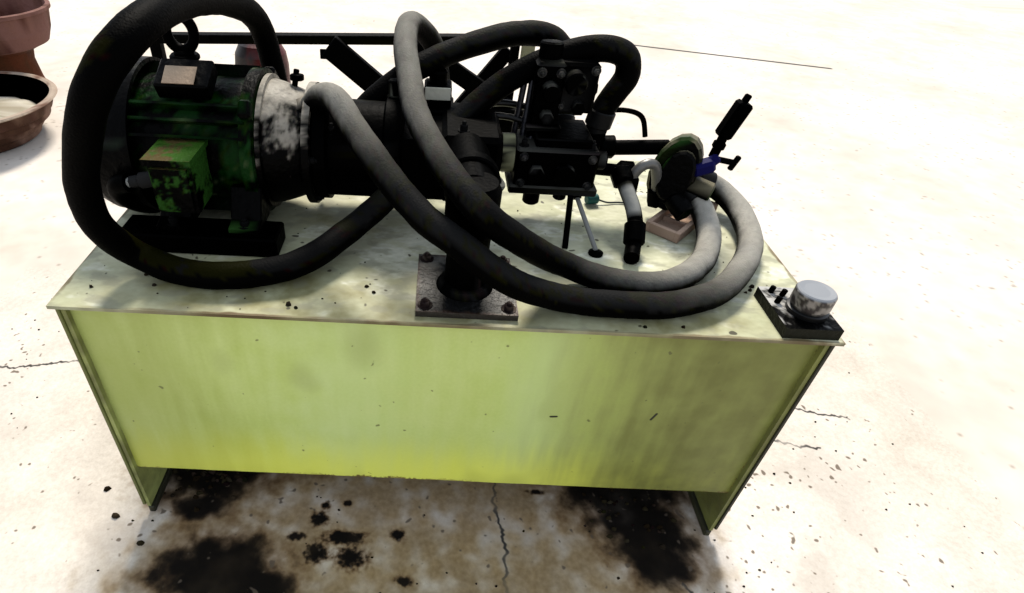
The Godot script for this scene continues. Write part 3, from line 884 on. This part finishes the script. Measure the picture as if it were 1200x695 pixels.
	b.col = Color(0.10, 0.098, 0.088)
	b.tube([V(0.335, 0.622, -0.34), V(0.338, 0.655, -0.34), V(0.352, 0.676, -0.34), V(0.372, 0.676, -0.345), V(0.385, 0.655, -0.35), V(0.398, 0.615, -0.36), V(0.405, 0.590, -0.365)], 0.0095, 16, 6)
	put("bent_pipe", b, mat(0.4, 0.35, 0.5, rough_n, 10.0, 0.3), pipe, "pale grey bent pipe")
	b = Mb.new()
	b.col = BLACK
	b.rod(V(0.336, 0.652, -0.34), V(0.336, 0.618, -0.335), 0.016, 6, 0.002)
	put("hose_nut", b, iron, pipe)
	b = Mb.new()
	b.col = BLACK
	b.rod(V(0.396, 0.622, -0.36), V(0.406, 0.586, -0.366), 0.017, 6, 0.002)
	put("hose_nut", b, iron, pipe)
	b = Mb.new()
	b.col = BLACK
	b.tube([V(0.315, 0.655, -0.33), V(0.322, 0.640, -0.300), V(0.330, 0.622, -0.270), V(0.332, 0.600, -0.240), V(0.326, 0.578, -0.212), V(0.318, 0.5735, -0.185)], 0.0135, 16, 6, func(t: float, n: Vector3, p: Vector3) -> Color:
		var k := sstep(0.12, 0.2, t) * (1.0 - sstep(0.42, 0.5, t)) * sstep(0.1, 0.7, n.y - n.x * 0.4)  # painted highlight along the upper side of the bend
		return BLACK.lerp(Color(0.19, 0.19, 0.175), k))
	b.col = BLACK
	b.rod(V(0.312, 0.662, -0.345), V(0.318, 0.648, -0.318), 0.020, 6, 0.003)
	b.rod(V(0.3325, 0.606, -0.250), V(0.328, 0.582, -0.218), 0.0185, 18, 0.003)
	put("drain_hose", b, iron, pipe, "short black drain hose with thick sleeve")
	# ------------------------------------------------ shut-off valve with gauge at the right
	b = Mb.new()
	var vb := Basis(V(0, 1, 0), -0.45) * Basis(V(1, 0, 0), -0.12)
	var oct := PackedVector2Array()
	for k in 18:
		var a := TAU * k / 18
		oct.append(Vector2(0.043 * cos(a), 0.066 * sin(a) + 0.012 * cos(a)))
	var vc := V(0.424, 0.657, -0.37)
	b.slab(vc, vb, oct, 0.040, 0.005)
	b.slab(vc + vb * V(0.006, -0.004, 0.026), vb, Transform2D(0.0, Vector2(0.72, 0.72), 0.0, Vector2.ZERO) * oct, 0.02, 0.004)
	b.rod(vc + vb * V(0.0, -0.06, 0.0), vc + vb * V(-0.004, -0.074, 0.0), 0.018, 18, 0.002)
	b.rod(vc + vb * V(0.02, -0.02, 0.0), vc + vb * V(0.075, -0.03, 0.0), 0.021, 6, 0.003)
	b.rod(vc + vb * V(0.015, -0.045, 0.03), vc + vb * V(0.045, -0.062, 0.05), 0.021, 6, 0.003)
	b.repaint(func(p: Vector3, n: Vector3) -> Color:
		var q := grime(p, 1.6)
		var l := vb.inverse() * (p - vc)
		if absf((vb.inverse() * n).z) < 0.8 and l.length() > 0.040 and l.z < 0.022:
			var up := sstep(-0.5, 0.2, n.y - n.x * 0.8 + q)
			return BLACK.lerp(Color(0.11, 0.10, 0.065).lerp(Color(0.016, 0.035, 0.008), sstep(-0.1, 0.3, q)), up)
		return BLACK.lerp(Color(0.012, 0.045, 0.008), sstep(0.30, 0.6, q + l.y * 3.0)))
	var gate := put("shut_off_valve", b, enamel, unit, "round shut-off valve body with chipped green and cream paint")
	b = Mb.new()
	b.col = Color(0.004, 0.005, 0.045)
	b.box(V(0.462, 0.676, -0.345), V(0.040, 0.024, 0.03), Basis(V(0, 0, 1), 0.35), 0.006)
	b.rod(V(0.456, 0.665, -0.345), V(0.487, 0.694, -0.352), 0.0105, 14, 0.003)
	put("blue_lever", b, mat(0.5, 0.0, 0.12), gate, "blue lever sleeve")
	b = Mb.new()
	b.col = Color(0.002, 0.002, 0.002)
	var ga := V(0.480, 0.690, -0.358); var gb := V(0.500, 0.795, -0.365)
	b.rod(ga, ga.lerp(gb, 0.62), 0.0085, 14, 0.001)
	b.rod(ga.lerp(gb, 0.16), ga.lerp(gb, 0.28), 0.012, 6, 0.002)
	b.box(ga.lerp(gb, 0.66) + V(0.002, 0, 0), V(0.027, 0.066, 0.026), Basis(V(0, 0, 1), -0.30), 0.004)
	b.rod(ga.lerp(gb, 0.96) + V(0.004, 0, 0), ga.lerp(gb, 1.08) + V(0.006, 0, 0), 0.0065, 12, 0.002)
	put("handle_grip", b, mat(0.6, 0.0, 0.05), gate, "black upright handle grip")
	b = Mb.new()
	b.col = Color(0.002, 0.002, 0.002)
	b.rod(V(0.482, 0.689, -0.355), V(0.520, 0.684, -0.352), 0.0055, 12, 0.001)
	b.rod(V(0.516, 0.670, -0.352), V(0.525, 0.697, -0.352), 0.0055, 12, 0.002)
	put("tee_handle", b, iron, gate, "small black tee handle")
	# ------------------------------------------------ stays under the valve block
	b = Mb.new()
	b.col = BLACK
	b.rod(V(0.222, 0.640, -0.31), V(0.211, 0.5615, -0.226), 0.0055, 12, 0.001)
	put("stay_rod", b, iron, valve)
	b = Mb.new()
	b.col = Color(0.18, 0.18, 0.165)
	b.rod(V(0.236, 0.620, -0.31), V(0.264, 0.566, -0.216), 0.0042, 12, 0.001)
	b.col = BLACK
	b.rod(V(0.236, 0.618, -0.31), V(0.233, 0.632, -0.325), 0.010, 6, 0.001)
	b.lathe(V(0.264, H + 0.0005, -0.214), PLAIN, [Vector2(0.013, 0.0), Vector2(0.013, 0.004), Vector2(0.006, 0.0065), Vector2(0, 0.0065)], 20)
	put("stay_rod", b, iron, valve, "bright steel stay with a dark round foot")
	# ------------------------------------------------ filler cap at the right front corner
	b = Mb.new()
	b.gbox(V(0.549, H + 0.0095, -0.059), V(0.086, 0.019, 0.106), 0.004)
	b.repaint(func(p: Vector3, n: Vector3) -> Color:
		if n.y < 0.5: return Color(0.012, 0.012, 0.010)
		return BLACK.lerp(Color(0.34, 0.33, 0.31), sstep(-0.25, 0.25, grime(p, 1.8) - (p.z + 0.06) * 7.0 - (p.x - 0.53) * 4.0)))
	var fill := put("filler_plate", b, enamel, unit, "black filler plate with grey worn patches")
	b = Mb.new()
	prof = [Vector2(0.0300, 0.0), Vector2(0.0300, 0.008), Vector2(0.0262, 0.010), Vector2(0.0262, 0.016)]
	b.lathe(V(0.556, H + 0.018, -0.052), PLAIN, prof, 44)
	prof = []
	for k in 7: prof.append(Vector2(0.0290, 0.016 + 0.0036 * k))
	prof.append_array([Vector2(0.0276, 0.040), Vector2(0.0258, 0.0415), Vector2(0.018, 0.0408), Vector2(0.009, 0.0408), Vector2(0, 0.0408)])
	b.lathe(V(0.556, H + 0.018, -0.052), PLAIN, prof, 60)
	b.repaint(func(p: Vector3, n: Vector3) -> Color:
		if p.y > H + 0.0560 and n.y > 0.3: return Color(0.185, 0.195, 0.205)
		if p.y < H + 0.0335: return BLACK
		return Color(0.19, 0.175, 0.155).lerp(Color(0.012, 0.010, 0.008), sstep(-0.15, 0.15, nz_mid.get_noise_3dv(p * 5.0) + 0.4 * grime(p, 2.0))))
	put("filler_cap", b, mat(0.4, 0.3, 0.5), fill, "round breather cap with pale bluish top and grimy side")
	for s: Vector3 in [V(0.520, H + 0.018, -0.098), V(0.535, H + 0.018, -0.090), V(0.518, H + 0.018, -0.070)]:
		put("stud", Mb.new().rod(s, s + V(0.002, 0.012, 0), 0.0045, 10, 0.001).repaint(func(_p: Vector3, _n: Vector3) -> Color: return BLACK), iron, fill)

func build_hoses() -> void:
	var rubber := mat(0.6, 0.0, 0.09, bump(0.07, 51, 5.0), 12.0, 0.4)
	var fit := mat(0.45, 0.0, 0.2)
	var clamp_at := func(o: Node3D, a: Vector3, d: Vector3, r: float) -> void:
		var b := Mb.new()
		b.col = Color(0.005, 0.005, 0.004)
		b.rod(a, a + d.normalized() * 0.03, r, 20, 0.002)
		b.rod(a + d.normalized() * 0.028, a + d.normalized() * 0.046, r * 0.92, 6, 0.002)
		put("hose_end", b, fit, o)
	# the big black hose looping round the motor
	var o := thing("hydraulic_hose", "thick black hose looping round the motor and across the lid", "hose", V(-0.36, H, -0.065))
	var A := [V(-0.345, 0.692, -0.520), V(-0.364, 0.841, -0.500), V(-0.382, 0.904, -0.380), V(-0.382, 0.940, -0.200), V(-0.378, 0.947, -0.060), V(-0.396, 0.925, 0.000), V(-0.430, 0.878, 0.010), V(-0.472, 0.805, -0.010), V(-0.501, 0.738, -0.030), V(-0.508, 0.668, -0.050), V(-0.490, 0.604, -0.085), V(-0.429, 0.582, -0.076), V(-0.360, 0.582, -0.066), V(-0.290, 0.584, -0.079), V(-0.227, 0.592, -0.108), V(-0.169, 0.603, -0.185), V(-0.120, 0.622, -0.250), V(-0.066, 0.664, -0.300),
		V(-0.009, 0.716, -0.340), V(0.048, 0.770, -0.370), V(0.112, 0.813, -0.390), V(0.176, 0.841, -0.400), V(0.239, 0.857, -0.400), V(0.287, 0.849, -0.400), V(0.301, 0.815, -0.400), V(0.284, 0.779, -0.400), V(0.271, 0.747, -0.400), V(0.268, 0.725, -0.400)]
	put("hose_body", Mb.new().tube(A, 0.0218, 24, 10, hose_paint([0.0, 0.0, 0.0, 0.005, 0.005, 0.005, 0.005, 0.005, 0.01, 0.03, 0.03, 0.0, 0.0, 0.03, 0.03, 0.0]), 0.0012), rubber, o)
	clamp_at.call(o, V(0.273, 0.752, -0.400), V(-0.15, -1, 0), 0.0245)
	clamp_at.call(o, V(-0.346, 0.700, -0.519), V(0.05, -1, -0.15), 0.0245)
	# the hose from the bell housing along the front of the lid
	o = thing("hydraulic_hose", "long hose from the cream bell housing along the front edge, outer of two pale curls", "hose", V(0.29, H, -0.041))
	var E := [V(-0.239, 0.768, -0.300), V(-0.218, 0.793, -0.280), V(-0.189, 0.802, -0.240), V(-0.161, 0.781, -0.200), V(-0.118, 0.758, -0.130), V(-0.082, 0.732, -0.090), V(-0.040, 0.708, -0.050), V(0.003, 0.690, -0.025), V(0.047, 0.661, -0.012), V(0.094, 0.630, -0.015), V(0.146, 0.600, -0.034), V(0.200, 0.585, -0.041), V(0.293, 0.582, -0.041), V(0.363, 0.582, -0.053), V(0.437, 0.582, -0.092), V(0.505, 0.582, -0.170), V(0.550, 0.582, -0.256), V(0.562, 0.590, -0.346), V(0.543, 0.602, -0.401), V(0.500, 0.620, -0.415)]
	put("hose_body", Mb.new().tube(E, 0.0212, 24, 10, hose_paint([0.45, 0.5, 0.45, 0.20, 0.06, 0.02, 0.02, 0.02, 0.02, 0.02, 0.02, 0.02, 0.04, 0.14, 0.5, 0.6, 0.65, 0.6, 0.5]), 0.0012), rubber, o)
	clamp_at.call(o, V(0.520, 0.612, -0.410), V(-0.8, 0.3, -0.1), 0.0236)
	# the hose rising steeply in the middle
	o = thing("hydraulic_hose", "hose with painted pale upper side rising steeply in the middle, inner of the two curls on the lid", "hose", V(0.29, H, -0.094))
	var B := [V(-0.016, 0.680, -0.600), V(-0.040, 0.790, -0.610), V(-0.085, 0.852, -0.530), V(-0.091, 0.845, -0.420), V(-0.078, 0.812, -0.320), V(-0.064, 0.789, -0.240), V(-0.036, 0.769, -0.160), V(-0.007, 0.757, -0.090), V(0.024, 0.740, -0.045), V(0.055, 0.718, -0.032), V(0.098, 0.680, -0.050), V(0.145, 0.634, -0.087), V(0.193, 0.598, -0.116), V(0.235, 0.584, -0.112), V(0.293, 0.582, -0.098), V(0.351, 0.582, -0.104), V(0.409, 0.582, -0.144), V(0.453, 0.582, -0.205), V(0.479, 0.587, -0.277), V(0.478, 0.602, -0.329), V(0.458, 0.622, -0.358)]
	put("hose_body", Mb.new().tube(B, 0.0208, 24, 10, hose_paint([0.1, 0.2, 0.3, 0.32, 0.26, 0.16, 0.06, 0.02, 0.01, 0.01, 0.02, 0.05, 0.10, 0.22, 0.45, 0.55, 0.65, 0.65, 0.6]), 0.0012), rubber, o)
	clamp_at.call(o, V(0.468, 0.612, -0.345), V(-0.6, 0.5, -0.5), 0.0232)
	clamp_at.call(o, V(-0.017, 0.69, -0.601), V(0.1, -1, 0.3), 0.0232)
	# the hose arching over the back
	o = thing("hydraulic_hose", "black hose arching over from the pump to the valve stack, behind the other hoses", "hose", V(0.0, 0.70, -0.43))
	var C := [V(-0.192, 0.700, -0.350), V(-0.155, 0.747, -0.370), V(-0.097, 0.790, -0.400), V(-0.045, 0.813, -0.430), V(0.015, 0.832, -0.460), V(0.100, 0.853, -0.480), V(0.171, 0.850, -0.490), V(0.208, 0.810, -0.490), V(0.215, 0.752, -0.470), V(0.21, 0.70, -0.43)]
	put("hose_body", Mb.new().tube(C, 0.0215, 24, 10, hose_paint([0.0, 0.0, 0.01, 0.04, 0.04, 0.02, 0.0]), 0.0012), rubber, o)
	clamp_at.call(o, V(-0.190, 0.704, -0.351), V(-0.4, -0.7, 0.3), 0.0245)
	clamp_at.call(o, V(0.211, 0.72, -0.445), V(0, -0.8, 0.5), 0.0245)

func build_surroundings() -> void:
	var rough_n := bump(0.03, 61, 5.0)
	var iron := mat(0.6, 0.0, 0.1, rough_n, 7.0, 0.6)
	# ------------------------------------------------ lattice frame behind the tank
	var zz := -0.80
	var o := thing("lattice_frame", "black steel lattice frame with diagonal bars, standing behind the tank", "steel frame", V(-0.27, 0, zz))
	var bar := func(called: String, a: Vector3, c: Vector3, wide: float, deep: float) -> void:
		var b := Mb.new()
		var y := (c - a).normalized()
		var z := V(0, 0, 1)
		b.box((a + c) * 0.5, V(wide, a.distance_to(c), deep), Basis(y.cross(z).normalized(), y, z), 0.002)
		b.repaint(func(p: Vector3, _n: Vector3) -> Color: return BLACK.lerp(Color(0.012, 0.0115, 0.009), sstep(0.35, 0.7, grime(p)) * 0.6))
		put(called, b, iron, o)
	bar.call("top_rail", V(-0.72, 0.727, zz), V(0.17, 0.765, zz), 0.020, 0.03)
	bar.call("bottom_rail", V(-0.72, 0.535, zz), V(0.22, 0.558, zz), 0.045, 0.03)
	bar.call("post", V(-0.70, 0.0, zz - 0.001), V(-0.70, 0.72, zz - 0.001), 0.026, 0.026)
	bar.call("post", V(0.150, 0.0, zz - 0.001), V(0.150, 0.757, zz - 0.001), 0.020, 0.026)
	bar.call("diagonal_bar", V(-0.285, 0.738, zz + 0.026), V(-0.060, 0.560, zz + 0.026), 0.054, 0.02)
	bar.call("diagonal_bar", V(-0.080, 0.748, zz + 0.026), V(0.215, 0.572, zz + 0.026), 0.040, 0.02)
	bar.call("diagonal_bar", V(0.02, 0.575, zz - 0.026), V(0.14, 0.735, zz - 0.026), 0.034, 0.02)
	bar.call("diagonal_bar", V(-0.20, 0.565, zz - 0.026), V(-0.02, 0.735, zz - 0.026), 0.034, 0.02)
	bar.call("middle_rail", V(0.00, 0.606, zz + 0.045), V(0.22, 0.612, zz + 0.045), 0.016, 0.02)
	var g := Mb.new()
	g.col = BLACK
	g.box(V(-0.295, 0.716, zz + 0.020), V(0.025, 0.022, 0.006))
	put("gusset", g, iron, o)
	g = Mb.new()
	g.box(V(0.178, 0.730, zz + 0.02), V(0.030, 0.075, 0.02), PLAIN, 0.003)
	g.repaint(func(p: Vector3, _n: Vector3) -> Color: return Color(0.20, 0.19, 0.12).lerp(Color(0.06, 0.05, 0.04), sstep(0.0, 0.4, grime(p, 2.0))))
	put("khaki_plate", g, iron, o, "khaki painted plate at the end of the frame")
	# ------------------------------------------------ red cylinder behind the motor
	var b := Mb.new()
	b.lathe(V(-0.470, 0, -0.86), PLAIN, [Vector2(0, 0), Vector2(0.060, 0), Vector2(0.066, 0.008), Vector2(0.066, 0.20), Vector2(0.066, 0.42), Vector2(0.066, 0.66), Vector2(0.062, 0.69), Vector2(0.050, 0.712), Vector2(0.030, 0.722), Vector2(0.022, 0.724), Vector2(0, 0.725)], 40)
	b.repaint(func(p: Vector3, n: Vector3) -> Color: return Color(0.07, 0.004, 0.005).lerp(Color(0.010, 0.006, 0.006), sstep(-0.25, 0.15, grime(p, 0.7) + 0.2 - n.x * 0.7)))
	var red := thing("gas_cylinder", "dark red steel cylinder standing behind the motor", "cylinder", V(-0.470, 0, -0.86))
	put("cylinder_body", b, mat(0.45, 0.0, 0.35, rough_n, 5.0, 0.3), red)
	b = Mb.new()
	b.col = Color(0.01, 0.01, 0.01)
	b.rod(V(-0.470, 0.724, -0.86), V(-0.470, 0.742, -0.86), 0.018, 16, 0.002)
	put("collar", b, iron, red)
	# ------------------------------------------------ red-brown basin and the pot behind it
	var brown := func(p: Vector3, n: Vector3) -> Color:
		var q := grime(p, 0.35)
		return Color(0.045, 0.02, 0.013).lerp(Color(0.15, 0.09, 0.065), sstep(-0.15, 0.4, q + n.y * 0.15))
	var clay := mat(0.8, 0.0, 0.2, rough_n, 3.0, 0.6)
	var bc := V(-2.04, 0, -1.80)
	o = thing("basin", "wide red brown basin with a pale rim and sand inside, at the left edge", "basin", bc)
	b = Mb.new()
	b.lathe(bc, PLAIN, [Vector2(0.000, 0.001), Vector2(0.241, 0.001), Vector2(0.256, 0.010), Vector2(0.264, 0.035), Vector2(0.278, 0.045), Vector2(0.300, 0.075), Vector2(0.314, 0.08), Vector2(0.319, 0.105), Vector2(0.330, 0.112), Vector2(0.346, 0.150), Vector2(0.346, 0.158)], 72)
	b.repaint(brown)
	put("basin_body", b, clay, o)
	b = Mb.new()
	b.lathe(bc, PLAIN, [Vector2(0.346, 0.158), Vector2(0.361, 0.160), Vector2(0.366, 0.165), Vector2(0.361, 0.171), Vector2(0.346, 0.172), Vector2(0.334, 0.168)], 72)
	b.repaint(func(p: Vector3, _n: Vector3) -> Color: return Color(0.28, 0.22, 0.17).lerp(Color(0.12, 0.065, 0.045), sstep(0.0, 0.5, grime(p, 0.6))))
	put("rim", b, clay, o, "pale worn rim")
	b = Mb.new()
	b.lathe(bc, PLAIN, [Vector2(0.334, 0.168), Vector2(0.300, 0.11), Vector2(0.271, 0.05)], 72)
	for i in b.n.size(): b.n[i] = -b.n[i]
	b.repaint(func(p: Vector3, _n: Vector3) -> Color: return Color(0.010, 0.006, 0.005).lerp(Color(0.05, 0.03, 0.02), sstep(0.0, 0.5, grime(p, 0.6))))  # inner wall coloured near black to stand for its shade
	put("basin_inside", b, clay, o)
	b = Mb.new()
	b.lathe(bc, PLAIN, [Vector2(0.293, 0.070), Vector2(0.264, 0.085), Vector2(0.205, 0.105), Vector2(0.118, 0.118), Vector2(0.000, 0.122)], 60)
	b.repaint(func(p: Vector3, _n: Vector3) -> Color: return Color(0.20, 0.17, 0.12).lerp(Color(0.36, 0.33, 0.27), sstep(-0.3, 0.3, grime(p, 0.5))))
	for i in b.v.size(): b.v[i].y += 0.012 * nz_mid.get_noise_2d(b.v[i].x * 0.6, b.v[i].z * 0.6)
	put("sand", b, mat(0.95, 0.0, 0.1), o)
	var pc := V(-2.20, 0, -2.38)
	o = thing("pot", "faded pink pot with an orange foot, standing behind the red brown basin", "pot", pc)
	b = Mb.new()
	b.lathe(pc, PLAIN, [Vector2(0, 0.001), Vector2(0.15, 0.001), Vector2(0.16, 0.02), Vector2(0.15, 0.06), Vector2(0.14, 0.15), Vector2(0.15, 0.20), Vector2(0.20, 0.225)], 56)
	b.repaint(func(p: Vector3, _n: Vector3) -> Color: return Color(0.07, 0.022, 0.009).lerp(Color(0.05, 0.02, 0.012), sstep(-0.1, 0.4, grime(p, 0.4))))
	put("foot", b, clay, o)
	b = Mb.new()
	b.lathe(pc, PLAIN, [Vector2(0.20, 0.225), Vector2(0.235, 0.24), Vector2(0.26, 0.30), Vector2(0.275, 0.38), Vector2(0.285, 0.385), Vector2(0.285, 0.40), Vector2(0.265, 0.402), Vector2(0.25, 0.30), Vector2(0.20, 0.25), Vector2(0, 0.245)], 56)
	b.repaint(func(p: Vector3, _n: Vector3) -> Color: return Color(0.14, 0.07, 0.055).lerp(Color(0.05, 0.018, 0.012), sstep(0.0, 0.5, grime(p, 0.4))))
	put("pot_body", b, clay, o)
	# ------------------------------------------------ things lying on the lid
	var tb := Basis(V(0, 1, 0), 0.83)
	var tc := V(0.459, H, -0.349)
	o = thing("cardboard_tray", "shallow brown tray with a divider lying under the hose curls", "tray", tc)
	var cardm := mat(0.85, 0.0, 0.15, rough_n, 10.0, 0.4)
	var card := func(p: Vector3, n: Vector3) -> Color:
		var q := grime(p, 1.5)
		return Color(0.34, 0.24, 0.18).lerp(Color(0.20, 0.11, 0.075), sstep(-0.2, 0.4, q - n.y * 0.25))
	var L := 0.176; var W := 0.066; var hh := 0.020
	put("tray_bottom", Mb.new().box(tc + V(0, 0.003, 0), V(L, 0.005, W), tb, 0.0008).repaint(card), cardm, o)
	for s: float in [-1.0, 1.0]:
		put("tray_side", Mb.new().box(tc + tb * V(0, hh * 0.5 + 0.001, s * (W * 0.5 - 0.004)), V(L + 0.002, hh, 0.009), tb, 0.001).repaint(card), cardm, o)
		put("tray_side", Mb.new().box(tc + tb * V(s * (L * 0.5 - 0.004), hh * 0.5 + 0.001, 0), V(0.009, hh - 0.002, W - 0.016), tb, 0.001).repaint(card), cardm, o)
	put("divider", Mb.new().box(tc + tb * V(-0.03, hh * 0.4, 0), V(0.006, hh * 0.6, W - 0.018), tb, 0.001).repaint(card), cardm, o)
	o = thing("plug", "small teal plastic plug with a thin wire, lying on the lid behind the bright stay", "plug", V(0.292, H, -0.40))
	b = Mb.new()
	b.col = Color(0.012, 0.075, 0.07)
	b.rod(V(0.280, H + 0.011, -0.398), V(0.304, H + 0.011, -0.404), 0.0105, 10, 0.002)
	put("plug_body", b, mat(0.5, 0.0, 0.3), o)
	b = Mb.new()
	b.col = Color(0.02, 0.03, 0.03)
	b.tube([V(0.303, H + 0.010, -0.404), V(0.325, H + 0.004, -0.402), V(0.350, H + 0.003, -0.408), V(0.385, H + 0.003, -0.402)], 0.0018, 8, 5)
	put("lead", b, mat(0.5, 0.0, 0.3), o)
	# crumbs of dried dirt on the lid and on the floor
	var rng := RandomNumberGenerator.new()
	rng.seed = 77
	var crumb := func(bb: Mb, at: Vector3, r: float) -> void:
		var sh := rng.randf_range(0.5, 1.6)
		bb.col = Color(0.018, 0.014, 0.009) * sh
		var lo: Array[Vector3] = []
		var up: Array[Vector3] = []
		var turn := rng.randf() * TAU
		var stretch := rng.randf_range(0.6, 1.0)
		var high := rng.randf_range(0.35, 0.9)
		for k in 7:
			var a := turn + TAU * k / 7
			var q := r * rng.randf_range(0.7, 1.2)
			lo.append(at + V(cos(a) * q, -0.3 * r, sin(a) * q * stretch))
			up.append(at + V(cos(a) * q * 0.65, r * high * rng.randf_range(0.4, 0.9), sin(a) * q * stretch * 0.65))
		var tip := at + V(0, r * high, 0)
		for k in 7:
			for T: Array in [[lo[k], lo[(k + 1) % 7], up[k]], [lo[(k + 1) % 7], up[(k + 1) % 7], up[k]], [up[k], up[(k + 1) % 7], tip]]:
				var nr: Vector3 = (T[1] - T[0]).cross(T[2] - T[0]).normalized()
				if nr.dot((T[0] + T[1] + T[2]) / 3.0 - at) < 0.0: nr = -nr
				bb.tri(T[0], T[1], T[2], nr, nr, nr)
	var lidc := Mb.new()
	for s: Vector2 in [Vector2(-0.485, -0.088), Vector2(-0.462, -0.062), Vector2(-0.232, -0.022), Vector2(-0.245, -0.03), Vector2(-0.13, -0.085), Vector2(-0.118, -0.07), Vector2(0.505, -0.125), Vector2(0.512, -0.135), Vector2(0.495, -0.118), Vector2(0.53, -0.128), Vector2(0.36, -0.02), Vector2(0.30, -0.016), Vector2(-0.555, -0.05)]:
		crumb.call(lidc, V(s.x, H + 0.0015, s.y), rng.randf_range(0.003, 0.0062))
	for k in 90:
		crumb.call(lidc, V(rng.randf_range(-0.58, 0.58), H + 0.0008, rng.randf_range(-0.58, -0.01)), rng.randf_range(0.0008, 0.0022))
	var st := put("dirt_crumbs", lidc, mat(0.9, 0.0, 0.1))
	st.set_meta("kind", "stuff"); st.set_meta("label", "crumbs of dried black dirt scattered on the tank lid"); st.set_meta("category", "dirt")
	var fl := Mb.new()
	for k in 70:
		crumb.call(fl, V(-0.50 + rng.randfn(0, 0.05), 0.002, -0.11 + rng.randfn(0, 0.04)), rng.randf_range(0.003, 0.009))
	for k in 40:
		crumb.call(fl, V(0.45 + rng.randfn(0, 0.06), 0.002, -0.05 + rng.randfn(0, 0.05)), rng.randf_range(0.003, 0.008))
	for k in 240:
		crumb.call(fl, V(rng.randf_range(-1.3, 1.2), 0.001, rng.randf_range(-0.9, 0.2)), rng.randf_range(0.0012, 0.0035))
	for s: Vector3 in [V(-0.655, 0.002, 0.003), V(-0.58, 0.002, 0.06), V(-0.70, 0.002, -0.06)]:
		crumb.call(fl, s, 0.009)
	st = put("floor_rubble", fl, mat(0.9, 0.0, 0.1))
	st.set_meta("kind", "stuff"); st.set_meta("label", "crumbs and clods of oily dirt on the concrete floor"); st.set_meta("category", "dirt")
